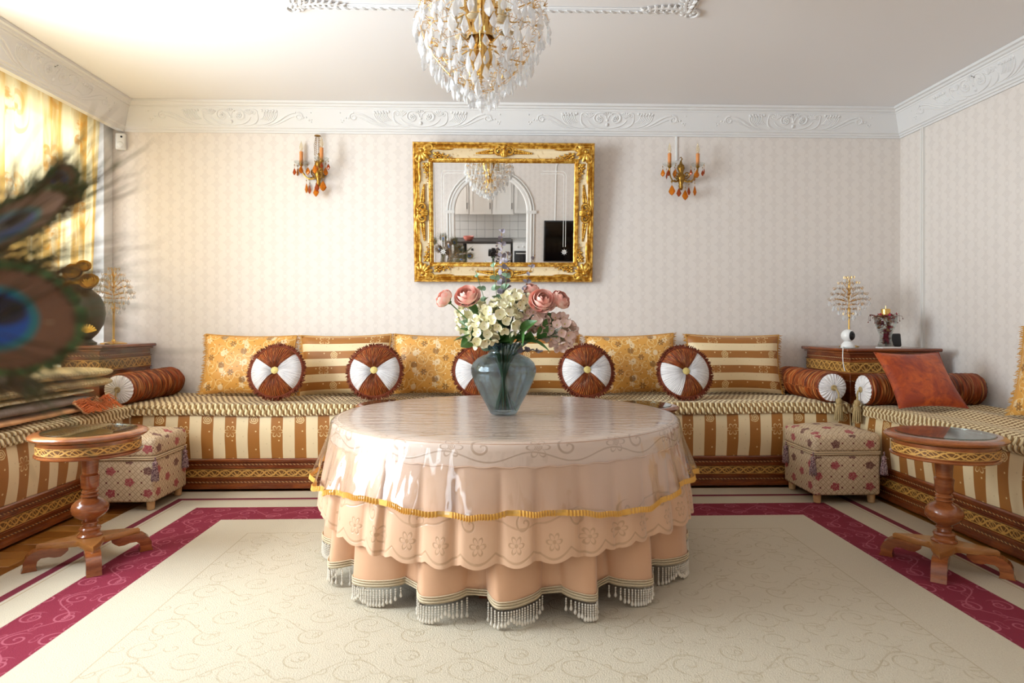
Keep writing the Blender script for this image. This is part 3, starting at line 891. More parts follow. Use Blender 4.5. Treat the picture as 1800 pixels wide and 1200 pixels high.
def seat_cover(label, loc, rz, L, dep, x0=0.0):
    """ribbed chenille cover with real ribs, rounded over the front edge"""
    pitch = 0.0165; nr = int(L / pitch); nx = nr * 4
    path = []
    for k in range(5): path.append((-0.012 - 0.002 * math.sin(k), 0.452 + 0.009 * k))
    for k in range(1, 7):
        a = R(90 * k / 6); path.append((-0.012 + 0.026 * (1 - math.cos(a)), 0.488 + 0.024 * math.sin(a)))
    for k in range(1, 12): path.append((0.014 + (dep - 0.03) * k / 11, 0.512 + 0.005 * math.sin(k * 1.3)))
    ds = [0]
    for k in range(1, len(path)): ds.append(ds[-1] + math.hypot(path[k][0] - path[k - 1][0], path[k][1] - path[k - 1][1]))
    n = len(path)
    def fn(u, v):
        k = min(n - 1, round(v * (n - 1))); y, z = path[k]; x = u * nr * pitch
        y2, z2 = path[min(n - 1, k + 1)]; y1, z1 = path[max(0, k - 1)]
        ty, tz = y2 - y1, z2 - z1; L_ = math.hypot(ty, tz) or 1
        h = 0.0036 * abs(math.sin(PI * x / pitch)) + 0.004 * math.sin(x * 2.3) * math.sin(k * 0.9) + 0.003 * math.sin(x * 9 + k)
        wob = 0.004 * math.sin(x * 5.1) if k < 5 else 0
        return (x, y - tz / L_ * h, z + ty / L_ * h + wob)
    m = MB().quadgrid(fn, nx, n - 1, uvf=lambda u, v: (u * nr * pitch, ds[min(n - 1, round(v * (n - 1)))]))
    o = m.build('seat_cover', MAT['cover'], None, loc, (0, 0, rz), sharp=None)
    return tag(o, label, 'sofa cover')
SXL, SXR, SFY = -2.12, 2.17, 3.83
banquette('long banquette along the back wall with gold striped mattress', (SXL - 0.14, SFY, 0), 0, SXR - SXL + 0.13, 0.66, 0.03, 1)
seat_cover('ribbed cream and brown chenille cover on the back wall banquette', (SXL - 0.13, SFY, 0), 0, SXR - SXL + 0.12, 0.66)
banquette('left banquette below the curtained window with gold striped mattress', (SXL, 1.45, 0), PI / 2, 2.37, 0.46, 0.05, 2)
seat_cover('ribbed chenille cover on the left banquette under folded blankets', (SXL, 1.46, 0), PI / 2, 2.35, 0.46)
banquette('right banquette against the right wall with gold striped mattress', (SXR, 3.82, 0), -PI / 2, 2.45, 0.70, 0.0, 3)
seat_cover('ribbed chenille cover on the right banquette under the orange velvet pillow', (SXR, 3.82, 0), -PI / 2, 2.45, 0.70)

# ------------------------------------------------------------------ pillows
def pillow_mb(w, h, t, seed=0, n=22, pinch=0.06):
    rg = random.Random(seed); a1, a2, a3 = [rg.uniform(0, 6) for _ in range(3)]
    m = MB()
    for side in (1, -1):
        def fn(u, v):
            x, z = 2 * u - 1, 2 * v - 1
            e = max(0.0, (1 - x * x) * (1 - z * z)); th = t / 2 * e ** 0.42
            th *= 1 + 0.07 * math.sin(3 * x + a1) * math.cos(2.5 * z + a2)
            # creases running into the corners
            th += 0.004 * math.sin(18 * (x * z) + a3) * e ** 0.5 * (abs(x * z))
            X = w / 2 * x * (1 - pinch * (1 - z * z)); Z = h / 2 * z * (1 - pinch * 1.1 * (1 - x * x))
            return (X, -side * th, Z)
        m.quadgrid(fn, n, n, uvf=lambda u, v: (u * w, v * h))
    return m
def fringe_mb(w, h, seed, sides=('l', 'r'), length=0.028, pinch=0.06, dens=0.0045):
    rg = random.Random(seed); m = MB()
    for s in sides:
        L = h if s in 'lr' else w
        k = int(L / dens)
        for i in range(k + 1):
            q = 2 * i / k - 1
            if s in 'lr':
                sg = -1 if s == 'l' else 1
                p = Vector((sg * w / 2 * (1 - pinch * (1 - q * q)), 0, h / 2 * q)); d = Vector((sg, rg.uniform(-.5, .5), rg.uniform(-.5, .5)))
            else:
                sg = -1 if s == 'b' else 1
                p = Vector((w / 2 * q, 0, sg * h / 2 * (1 - pinch * 1.1 * (1 - q * q)))); d = Vector((rg.uniform(-.5, .5), rg.uniform(-.6, .6), sg))
            d.normalize(); L2 = length * rg.uniform(0.6, 1.0)
            m.tube([p - d * 0.004, p + d * L2 * 0.5 + Vector((0, rg.uniform(-.004, .004), 0)), p + d * L2 + Vector((0, rg.uniform(-.006, .006), -0.003))], [0.0028, 0.0024, 0.0012], 3, caps=False)
        # twisted header cord
        pts = []
        for i in range(17):
            q = 2 * i / 16 - 1
            if s in 'lr':
                sg = -1 if s == 'l' else 1
                pts.append((sg * w / 2 * (1 - pinch * (1 - q * q)), 0, h / 2 * q))
            else:
                sg = -1 if s == 'b' else 1
                pts.append((w / 2 * q, 0, sg * h / 2 * (1 - pinch * 1.1 * (1 - q * q))))
        m.tube(pts, 0.005, 5)
    return m
def back_pillow(label, X, mt, seed, tilt=10, zc=0.72, Yc=4.30, w=0.60, h=0.40, rz=0, roll=0, cat='pillow', group=None):
    t = thing('throw_pillow', label, cat, (X, Yc, zc), rot=(R(-tilt), R(roll), R(rz)), group=group)
    pillow_mb(w, h, 0.15, seed).build('pillow_body', mt, t, sharp=None, fix=True)
    fringe_mb(w, h, seed, ('l', 'r')).build('side_fringe', MAT['gold_fringe'], t, kind='stuff')
    fringe_mb(w, h, seed + 50, ('t',), 0.008, dens=0.006).build('top_cord', MAT['gold_fringe'], t)
    return t
back_pillow('gold floral pillow at the left end of the back banquette', -1.615, MAT['floral'], 1, roll=1)
back_pillow('horizontally striped pillow second from the left on the back banquette', -0.98, MAT['stripe_h'], 2, roll=-1)
back_pillow('gold floral pillow third from the left, behind two round cushions', -0.365, MAT['floral'], 3, roll=1)
back_pillow('horizontally striped pillow half hidden behind the blue glass vase', 0.285, MAT['stripe_h'], 4, roll=-0.5)
back_pillow('gold floral pillow right of the vase, between two round cushions', 0.93, MAT['floral'], 5, roll=-2)
back_pillow('horizontally striped pillow at the right end of the back banquette', 1.625, MAT['stripe_h'], 6, w=0.64, roll=0.5)
back_pillow('gold floral pillow leaning on the right wall at the picture edge', 2.74, MAT['floral'], 7, zc=0.75, Yc=2.93, rz=-78, tilt=12, w=0.58, h=0.46)

def round_cushion(label, X, Y, rotdeg=0, zc=0.695, whites=((150, 232), (-52, 36)), seed=0, rz=0):
    t = thing('round_cushion', label, 'cushion', (X, Y, zc), rot=(R(-16), 0, R(rz)))
    rad = 0.158
    def prof(q): return 0.055 * (1 - q ** 2.6) ** 0.6 * (0.55 + 0.45 * min(1, q / 0.35))
    def sector(a0, a1, pl, side=1):
        na = max(8, int((a1 - a0) * 1.6)); nr = 9
        def fn(u, v):
            a = R(a0 + (a1 - a0) * u + rotdeg); q = 0.04 + 0.96 * v
            pleat = pl * math.sin(u * na * PI * 0.5) * q * (1 - q * 0.55) + pl * 0.6 * math.sin(u * na * 0.83 + 5 * v)
            return (rad * q * math.cos(a), -side * (prof(q) + pleat), rad * q * math.sin(a))
        return MB().quadgrid(fn, na * 2, nr)
    w1, w2 = whites
    for a0, a1 in (w1, w2): sector(a0, a1, 0.0022).build('satin_panel', MAT['pleat'], t, sharp=None)
    for a0, a1 in ((w2[1], w1[0]), (w1[1], w2[0] + 360)): sector(a0, a1, 0.0032).build('velvet_panel', MAT['rust'], t, sharp=None)
    m = MB().quadgrid(lambda u, v: (rad * v * math.cos(2 * PI * u), prof(v), rad * v * math.sin(2 * PI * u)), 40, 8)
    m.build('back_panel', MAT['rust'], t, sharp=None)
    MB().lathe([(0.0005, 0), (0.018, 0.001), (0.024, 0.006), (0.022, 0.012), (0.012, 0.017), (0.0005, 0.018)], 20, rf=lambda a, z: 1 + 0.05 * math.cos(8 * a)).build('centre_button', MAT['button'], t, (0, -0.030, 0), (R(90), 0, 0))
    f = MB(); rg = random.Random(seed); n = 420
    f.tube([(rad * math.cos(2 * PI * k / 40), 0, rad * math.sin(2 * PI * k / 40)) for k in range(41)], 0.009, 6, caps=False)
    for k in range(n):
        a = 2 * PI * k / n + rg.uniform(-.01, .01)
        p = Vector((rad * math.cos(a), rg.uniform(-.006, .006), rad * math.sin(a))); d = Vector((math.cos(a + rg.uniform(-.5, .5)), rg.uniform(-.7, .5), math.sin(a + rg.uniform(-.5, .5)))).normalized()
        l = rg.uniform(0.018, 0.030)
        f.tube([p, p + d * l * 0.6, p + d * l + Vector((0, 0, -0.002))], [0.0036, 0.0034, 0.0016], 3, caps=False)
    f.build('loop_fringe', MAT['rust_fringe'], t, kind='stuff')
    return t
round_cushion('round rust and white cushion nearest the left end of the back banquette', -1.34, 4.02, -3, whites=((150, 232), (-42, 48)), seed=1)
round_cushion('round rust and white cushion left of the vase, second from left', -0.735, 4.02, 0, seed=2)
round_cushion('round rust and white cushion mostly hidden behind the blue glass vase', -0.085, 4.06, 0, seed=3)
round_cushion('round rust and white cushion just right of the vase', 0.585, 4.02, 0, whites=((148, 222), (-42, 42)), seed=4)
round_cushion('round tilted rust and white cushion nearest the right end of the back banquette', 1.205, 4.02, 6, zc=0.685, whites=((150, 250), (-52, 48)), seed=5)

def tassel(parent, loc, mt, s=1.0, name='tassel', rot=(0, 0, 0)):
    m = MB()
    m.tube([(0, 0, 0), (0.002, 0, -0.012), (0, 0, -0.03)], 0.004, 6)
    m.lathe([(0.003, -0.022), (0.012, -0.028), (0.015, -0.040), (0.010, -0.050), (0.0145, -0.054), (0.011, -0.060)][::-1], 12, caps=True)
    for k in range(26):
        a = 2 * PI * k / 26; r0 = 0.010 if k % 2 else 0.007
        m.tube([(r0 * math.cos(a), r0 * math.sin(a), -0.055), (1.6 * r0 * math.cos(a), 1.6 * r0 * math.sin(a), -0.09), (1.9 * r0 * math.cos(a), 1.9 * r0 * math.sin(a), -0.125 - 0.004 * (k % 3))], [0.003, 0.003, 0.0022], 4, caps=False)
    return m.build(name, mt, parent, loc, rot) if s == 1.0 else link(name, m.mesh(name, mt), parent, loc, rot, scale=s)
def bolster(label, loc, rz, L, rad=0.092, seed=0, td=(0.0, -0.012)):
    """axis along local x, near (tasselled) end at x=0"""
    t = thing('bolster', label, 'bolster', loc, rz)
    rg = random.Random(seed); n = int(L / 0.006); offs = [rg.uniform(0, 6) for _ in range(4)]
    def fn(u, v):
        x = u * L; a = 2 * PI * v
        e = min(1, min(x, L - x) / 0.02); r = rad * (0.86 + 0.14 * math.sqrt(e))
        r += 0.0045 * math.sin(x * 2 * PI / 0.017 + 1.1 * math.sin(3 * a + offs[0]) + 0.8 * math.sin(x * 60)) + 0.0025 * math.sin(x * 2 * PI / 0.011 + 2 * math.sin(2 * a + offs[1]))
        return (x, r * math.cos(a), r * math.sin(a) * 0.98)
    MB().quadgrid(fn, n, 36, cv=True).build('velvet_cover', MAT['rust'], t, sharp=None)
    for x, sg in ((0, -1), (L, 1)):
        def g(u, v):
            a = 2 * PI * u; q = v
            return (x + sg * (0.014 * (1 - q * q) ** 0.5 + 0.0022 * math.sin(26 * a + 2 * math.sin(3 * a)) * q) , rad * 0.91 * q * math.cos(a), rad * 0.9 * q * math.sin(a))
        MB().quadgrid(g, 156, 6, cu=True).build('pleated_end', MAT['pleat'], t, sharp=None)
    MB().lathe([(0.0005, 0), (0.016, 0.0), (0.018, 0.004), (0.013, 0.008), (0.009, 0.006), (0.0005, 0.010)], 18).build('rosette', MAT['tassel'], t, (-0.013, 0, 0), (0, R(-90), 0))
    c = MB().tube([(-0.018, 0, 0), (-0.030, td[0] * 0.5, -0.01), (-0.036, td[0], -0.035)], 0.005, 6).build('cord', MAT['tassel'], t)
    tassel(t, (-0.036, td[0], -0.03), MAT['tassel'], 1.25)
    return t
bolster('rust velvet bolster with white pleated end at the left end of the back banquette', (-2.185, 3.82, 0.606), PI / 2, 0.62, seed=1, td=(0.0, 0))
bolster('rust velvet bolster pointing toward the room at the right end of the back banquette', (2.045, 3.82, 0.606), PI / 2, 0.60, seed=2, td=(-0.02, 0))
bolster('rust velvet bolster lying across the right banquette behind the orange pillow', (2.160, 3.695, 0.606), 0, 0.68, seed=3, td=(0.0, 0))

def orange_pillow():
    t = thing('velvet_pillow', 'plain orange velvet pillow tilted against a bolster on the right banquette', 'pillow', (2.375, 3.515, 0.680), rot=(R(-40), R(0), R(-2)))
    pillow_mb(0.37, 0.38, 0.10, 12, pinch=0.09).build('pillow_body', MAT['orange'], t, sharp=None, fix=True)
    pts = []
    for k in range(4):
        (x0, z0), (x1, z1) = [((-1, -1), (1, -1)), ((1, -1), (1, 1)), ((1, 1), (-1, 1)), ((-1, 1), (-1, -1))][k]
        for i in range(10):
            q = i / 10; x = x0 + (x1 - x0) * q; z = z0 + (z1 - z0) * q
            pts.append((0.185 * x * (1 - .09 * (1 - z * z)), 0, 0.19 * z * (1 - .099 * (1 - x * x))))
    MB().tube(pts + pts[:1], 0.0035, 5).build('piping', MAT['orange'], t)
orange_pillow()

# ------------------------------------------------------------------ folded bedding on the left banquette
MAT['quilt'] = material('gold_quilt', rough=0.5, fn=lambda T: (lambda uv: dict(color=T.mix(T.step(T.max(T.abs(T.fract(uv[0] / 0.024) - 0.5), T.abs(T.fract(uv[1] / 0.024) - 0.5)), 0.40, 0.47), lin('#f2dca6'), lin('#c99a4c')), bump=(T.sin(T.fract(uv[0] / 0.024) * PI) * T.sin(T.fract(uv[1] / 0.024) * PI), 0.8, 0.004)))(T.uv()))
MAT['pale_quilt'] = material('pale_gold_blanket', rough=0.55, fn=lambda T: dict(color=T.mix(T.step(T.noise(40, 2), 0.45, 0.6), lin('#efe2bd'), lin('#d8c08a')), bump=(T.noise(60, 2), 0.5, 0.004)))
MAT['grey_blanket'] = material('grey_brown_blanket', rough=0.8, fn=lambda T: dict(color=T.mix(T.noise(200, 2), lin('#6e5d52'), lin('#96857a'))))
MAT['peach_blanket'] = material('peach_blanket', '#d79d67', 0.7, Sheen_Weight=0.2)
MAT['orange_fringe'] = material('orange_fringe', '#d9743a', 0.7)
def folded(name, label, x0, x1, y0, y1, z0, z1, mt, layers=2, seed=0, kind='blanket'):
    rg = random.Random(seed); t = thing(name, label, kind, ((x0 + x1) / 2, (y0 + y1) / 2, z0))
    hx, hy = (x1 - x0) / 2, (y1 - y0) / 2; th = (z1 - z0) / layers
    for l in range(layers):
        zc = th * (l + 0.5); ox = rg.uniform(-.012, .012); ph = rg.uniform(0, 6)
        def fn(u, v):
            a = 2 * PI * u
            ca, sa = math.cos(a), math.sin(a)
            sx = math.copysign(abs(ca) ** 0.55, ca); sz = math.copysign(abs(sa) ** 0.75, sa)
            y = -hy + 2 * hy * v; e = min(1, min(v, 1 - v) / 0.05) ** 0.5
            w = 0.006 * math.sin(7 * y / hy + ph) + 0.004 * math.sin(17 * y / hy + a * 2)
            return (ox + (hx + w) * sx * (0.96 + 0.04 * e), y, zc + th * 0.5 * sz * (0.75 + 0.25 * e) + 0.004 * math.sin(5 * y / hy + ph) * (1 if l else 0.2))
        m = MB().quadgrid(fn, 40, 26, cu=True, uvf=lambda u, v: (u * 4 * hx, v * 2 * hy))
        b = 0
        m.f.append(tuple(range(40))[::-1]); m.f.append(tuple(26 * 40 + i for i in range(40)))
        m.build('fold', mt, t, sharp=50)
    return t
folded('folded_blanket', 'peach folded blanket at the bottom of the stack on the left banquette', -2.54, -2.13, 2.55, 3.62, 0.524, 0.562, MAT['peach_blanket'], 1, 1)
folded('folded_blanket', 'grey-brown folded blanket with woven pattern in the left stack', -2.54, -2.15, 2.45, 3.52, 0.563, 0.612, MAT['grey_blanket'], 1, 2)
folded('folded_blanket', 'pale thin blanket lying between grey blanket and gold quilt', -2.54, -2.16, 2.40, 3.58, 0.613, 0.640, MAT['pale_quilt'], 1, 3)
folded('quilt', 'gold quilted bedspread folded on top of the blanket stack', -2.55, -2.14, 2.35, 3.70, 0.641, 0.752, MAT['quilt'], 2, 4, 'quilt')
def shawl():
    t = thing('fringed_shawl', 'orange fringed shawl end sticking out of the blanket stack', 'shawl', (-2.10, 3.50, 0.53))
    def fn(u, v):
        return (-0.06 + 0.07 * u + 0.01 * math.sin(9 * v), -0.16 + 0.22 * v, 0.008 + 0.05 * (1 - u) + 0.012 * math.sin(14 * v + 3 * u) * (1 - 0.4 * u))
    MB().quadgrid(fn, 8, 24).add(MB().quadgrid(lambda u, v: tuple(a - (0.006 if i == 2 else 0) for i, a in enumerate(fn(u, v))), 8, 24)).build('shawl_cloth', MAT['peach_blanket'], t, sharp=None)
    rg = random.Random(4); m = MB()
    for k in range(130):
        v = rg.random(); x, y, z = fn(rg.uniform(0.2, 1), v); d = (rg.uniform(0.015, 0.05), rg.uniform(0.0, 0.09))
        m.tube([(x, y, z), (x + d[0] * .5, y + d[1] * .5, z + 0.012 + rg.uniform(0, .012)), (x + d[0], y + d[1], max(0.0, z - 0.015))], [0.0028, 0.0024, 0.0012], 4, caps=False)
    m.build('shawl_fringe', MAT['orange_fringe'], t, kind='stuff')
shawl()

# ------------------------------------------------------------------ corner cabinets
def cabinet(label, x0, x1, y0, y1, h):
    t = thing('corner_cabinet', label, 'cabinet', (0, 0, 0))
    rbox(x0 + 0.02, y0 + 0.02, 0.0, x1 - 0.02, y1 - 0.01, h - 0.034, 0.003, 1).build('cabinet_body', MAT['wood_dark'], t)
    rbox(x0 - 0.018, y0 - 0.018, h - 0.022, x1 + 0.018, y1, h, 0.008, 3).build('cabinet_top', MAT['wood_dark'], t)
    rbox(x0 + 0.004, y0 + 0.004, h - 0.036, x1 - 0.004, y1, h - 0.022, 0.005, 2).build('cornice_moulding', MAT['wood'], t)
    zb = h - 0.150
    for k, (za, zc_, mt) in enumerate(((zb, zb + 0.062, MAT['carved']), (h - 0.066, h - 0.060, MAT['dash']), (zb - 0.055, zb - 0.049, MAT['dash']))):
        nm = 'carved_band' if k == 0 else 'string_inlay'
        o_ = 0.004 if k == 0 else 0.002
        a = MB().box(x0 + 0.02, y0 + 0.02 - o_, za, x1 - 0.02, y0 + 0.021, zc_); a.uv = [(p[0], (p[2] - za) / (zc_ - za)) for p in a.v]; a.build(nm, mt, t)
        xs = x0 + 0.02 if x0 > 0 else x1 - 0.02
        b = MB().box(xs - o_, y0 + 0.02, za, xs + o_, y1 - 0.01, zc_); b.uv = [(p[1], (p[2] - za) / (zc_ - za)) for p in b.v]; b.build(nm, mt, t)
    for z in (zb - 0.012, zb + 0.065):
        rbox(x0 + 0.014, y0 + 0.014, z, x1 - 0.014, y1, z + 0.008, 0.003, 1).build('bead_moulding', MAT['wood'], t)
    return t
cabinet('carved wooden corner cabinet at the right end, holding the security camera', 2.19, 2.755, 3.90, 4.48, 0.838)
cabinet('carved wooden corner cabinet at the left end, behind peacock feathers', -2.585, -2.325, 3.88, 4.48, 0.862)

# ------------------------------------------------------------------ ottomans
def ottoman(label, x0, x1, y0, y1, z1=0.415):
    t = thing('ottoman', label, 'ottoman', ((x0 + x1) / 2, (y0 + y1) / 2, 0.012))
    hx, hy = (x1 - x0) / 2, (y1 - y0) / 2; z1 -= 0.012
    def uvbox(m):
        # box mapping on separate faces
        me = m.mesh('tmp', MAT['ottoman'], 45, True)
        ul = me.uv_layers[0].data
        for p in me.polygons:
            n = p.normal
            for li in p.loop_indices:
                c = me.vertices[me.loops[li].vertex_index].co
                ul[li].uv = (c.x, c.y + 0.3) if abs(n.z) > 0.7 else ((c.x, c.z) if abs(n.y) > abs(n.x) else (c.y + 0.07, c.z))
        return me
    link('box', uvbox(rbox(-hx, -hy, 0.045, hx, hy, 0.268, 0.018, 3)), t)
    m = rbox(-hx - 0.004, -hy - 0.004, 0.276, hx + 0.004, hy + 0.004, z1 - 0.02, 0.030, 4)
    m.v = [(x, y, z + (0.022 * (1 - (x / hx) ** 2) * (1 - (y / hy) ** 2) if z > 0.33 else 0)) for x, y, z in m.v]
    g = MB().quadgrid(lambda u, v: (-hx + 0.03 + u * (2 * hx - 0.06), -hy + 0.03 + v * (2 * hy - 0.06), z1 - 0.0195 + 0.022 * (1 - (2 * u - 1) ** 4) * (1 - (2 * v - 1) ** 4)), 10, 10)
    link('lid', uvbox(m.add(g)), t)
    w = MB(); c = 0.02
    for z in (0.272, 0.282):
        pts = []
        for cx, cy, a0 in ((hx - c, hy - c, 0), (-hx + c, hy - c, 90), (-hx + c, -hy + c, 180), (hx - c, -hy + c, 270)):
            for k in range(5): a = R(a0 + 22.5 * k); pts.append((cx + (c + 0.003) * math.cos(a), cy + (c + 0.003) * math.sin(a), z))
        w.tube(pts + pts[:1], 0.0045, 6, caps=False)
    w.build('welt_piping', MAT['ottoman_plain'], t)
    fm = MB().lathe([(0.015, 0.0), (0.019, 0.004), (0.021, 0.046)], 16).mesh('foot', MAT['foot'])
    for sx in (-1, 1):
        for sy in (-1, 1): link('foot', fm, t, (sx * (hx - 0.035), sy * (hy - 0.035), 0.0))
    for sx in (-1, 1):
        ta = MB(); 
        tassel(t, (sx * (hx + 0.010), -hy - 0.010, 0.285), MAT['purple_tassel'], 0.95)
        tassel(t, (sx * (hx + 0.012), hy - 0.05, 0.285), MAT['purple_tassel'], 0.95)
    return t
MAT['ottoman_plain'] = material('beige_welt', '#c9b08d', 0.7)
ottoman('trellis patterned ottoman with red blossoms beside the right side table', 1.735, 2.105, 3.43, 3.79)
ottoman('trellis patterned ottoman with plum tassels behind the left side table', -2.075, -1.765, 3.40, 3.76)

# ------------------------------------------------------------------ pedestal side tables
def pedestal_table(label, x, y, rz, z0=0.012, H=0.548, full=True):
    t = thing('side_table', label, 'table', (x, y, z0), rz)
    H = H - z0; r = 0.213
    MB().lathe([(0.0005, H - 0.030), (r - 0.035, H - 0.030), (r - 0.012, H - 0.026), (r - 0.002, H - 0.018), (r, H - 0.012), (r - 0.006, H - 0.006), (r - 0.014, H - 0.003), (r - 0.030, H), (r - 0.040, H - 0.001), (r - 0.042, H - 0.004), (0.0005, H - 0.004)], 64).build('tabletop', MAT['wood'], t, sharp=30)
    MB().lathe([(0.0005, H - 0.0035), (r - 0.044, H - 0.0035), (r - 0.043, H + 0.0035), (0.0005, H + 0.0035)], 56).build('glass_inset', MAT['green_glass'], t, sharp=30)
    MB().lathe([(0.0005, H - 0.094), (r - 0.026, H - 0.094), (r - 0.022, H - 0.090), (r - 0.022, H - 0.084), (r - 0.030, H - 0.081), (r - 0.030, H - 0.031), (0.0005, H - 0.031)], 64).build('apron', MAT['wood'], t, sharp=30)
    b = MB().quadgrid(lambda u, v: ((r - 0.0275) * math.cos(2 * PI * u), (r - 0.0275) * math.sin(2 * PI * u), H - 0.077 + 0.032 * v), 64, 1, uvf=lambda u, v: (u * 1.165, v))
    b.build('carved_band', MAT['carved'], t, sharp=None)
    col = [(0.0005, 0.098), (0.046, 0.098), (0.046, 0.104), (0.038, 0.110), (0.036, 0.120), (0.040, 0.130), (0.036, 0.137), (0.026, 0.141), (0.024, 0.150), (0.030, 0.153), (0.030, 0.158), (0.025, 0.161), (0.030, 0.168),
           (0.052, 0.182), (0.066, 0.200), (0.069, 0.215), (0.064, 0.232), (0.050, 0.247), (0.033, 0.256), (0.027, 0.260), (0.033, 0.264), (0.033, 0.270), (0.026, 0.274), (0.031, 0.279), (0.031, 0.284), (0.025, 0.290), (0.029, 0.297), (0.033, 0.303),
           (0.034, 0.335), (0.036, 0.350), (0.033, 0.354), (0.029, 0.358), (0.032, 0.400), (0.034, H - 0.094), (0.0005, H - 0.094)]
    MB().lathe(col, 32).build('turned_column', MAT['wood'], t, sharp=35)
    # concave-sided base plate
    pl = MB(); N = 64; rc = 0.175
    def rad(a):
        k = abs(math.sin(2 * a))     # 1 at 45deg: between the feet
        return rc * (1 - 0.62 * k ** 0.75)
    for z, s in ((0.074, 1.0), (0.080, 1.03), (0.092, 1.03), (0.099, 0.985)):
        for i in range(N): a = 2 * PI * i / N; pl.v.append((rad(a) * s * math.cos(a), rad(a) * s * math.sin(a), z)); pl.uv.append((0, 0))
    for j in range(3):
        for i in range(N): i2 = (i + 1) % N; pl.f.append((j * N + i, j * N + i2, (j + 1) * N + i2, (j + 1) * N + i))
    pl.f.append(tuple(range(N))[::-1]); pl.f.append(tuple(3 * N + i for i in range(N)))
    pl.build('base_plate', MAT['wood_top'], t, sharp=30)
    foot = [(0.075, 0.074), (0.165, 0.080), (0.190, 0.074), (0.212, 0.056), (0.222, 0.036), (0.221, 0.016), (0.228, 0.0), (0.176, 0.0), (0.180, 0.016), (0.176, 0.036), (0.164, 0.046), (0.140, 0.046), (0.120, 0.040), (0.100, 0.040), (0.085, 0.050), (0.075, 0.060)]
    fm = MB().prism(foot, -0.026, 0.026).mesh('scroll_foot', MAT['wood'], 30, True)
    for k in range(4): link('scroll_foot', fm, t, (0, 0, 0), (0, 0, k * PI / 2))
    return t
pedestal_table('walnut pedestal side table in front of the left ottoman', -1.668, 2.71, R(35), z0=0.013)
pedestal_table('walnut pedestal side table in front of the right banquette', 1.817, 2.54, R(50), z0=0.013)
pedestal_table('pedestal side table behind the round table, glass top showing right of the vase', 0.80, 3.50, R(20), z0=0.013)
pedestal_table('pedestal side table nearly hidden behind the left rim of the round table', -0.55, 3.60, R(20), z0=0.013)
# ------------------------------------------------------------------ the round table and its cloths
TX, TY, TZ, TR = 0.055, 2.82, 0.600, 0.715
def main_table():
    t = thing('round_table', 'round table hidden under peach and clear cloths in the middle', 'table', (TX, TY, 0.012))
    MB().lathe([(0.0005, 0.55), (TR - 0.02, 0.55), (TR - 0.012, 0.557), (TR - 0.012, 0.574), (TR - 0.018, 0.580), (0.0005, 0.580)], 64).build('tabletop', MAT['wood_dark'], t)
    MB().lathe([(0.0005, 0.09), (0.07, 0.09), (0.05, 0.13), (0.08, 0.22), (0.05, 0.33), (0.06, 0.47), (0.12, 0.55), (0.0005, 0.55)], 24).build('pedestal', MAT['wood_dark'], t)
    foot = [(0.02, 0.16), (0.20, 0.13), (0.40, 0.075), (0.49, 0.05), (0.53, 0.03), (0.545, 0.0), (0.47, 0.0), (0.45, 0.022), (0.36, 0.045), (0.18, 0.08), (0.02, 0.09)]
    fm = MB().prism(foot, -0.03, 0.03).mesh('leg', MAT['wood_dark'], 30, True)
    for k in range(4): link('leg', fm, t, (0, 0, 0), (0, 0, R(-98 + 90 * k)))
main_table()

rngc = random.Random(21)
def folds(n, seed):
    rg = random.Random(seed); w = [rg.uniform(0.7, 1.4) for _ in range(n)]; s = sum(w); edges = [0]
    for q in w: edges.append(edges[-1] + q / s * 2 * PI)
    amp = [rg.uniform(0.6, 1.0) for _ in range(n)]
    def f(a):
        a = a % (2 * PI)
        for i in range(n):
            if a <= edges[i + 1] + 1e-9:
                return i, (a - edges[i]) / (edges[i + 1] - edges[i]), amp[i]
        return n - 1, 1, amp[-1]
    return f
def env(z): return TR + 0.012 + 0.062 * max(0, (TZ - z) / TZ) ** 1.0
F1 = folds(19, 3)
SK = [random.Random(77 + k).choice((0.22, 0.3, 0.5, 0.7, 0.8)) for k in range(40)]
def hump(q, c):
    q = q / c * 0.5 if q < c else 0.5 + (q - c) / (1 - c) * 0.5
    return math.sin(PI * q)
N1 = 920
def skirt_pt(a, s):
    """s 0 at the rim .. 1 at the hem"""
    i, q, am = F1(a)
    g = min(1.0, s * 1.6)
    lob = 0.75 * hump(q, SK[i]) ** 0.9 + 0.25 * (1 - (2 * q - 1) ** 8)
    z = TZ - 0.006 - s * 0.503
    z += s ** 3 * (0.014 * (1 - lob) - 0.006)
    r = env(z) - g * 0.095 * am * (1 - lob)
    da = 0.055 * g * s * math.cos(PI * q) * am           # one side of each fold overlaps a little
    return r, a + da * 0.9, z
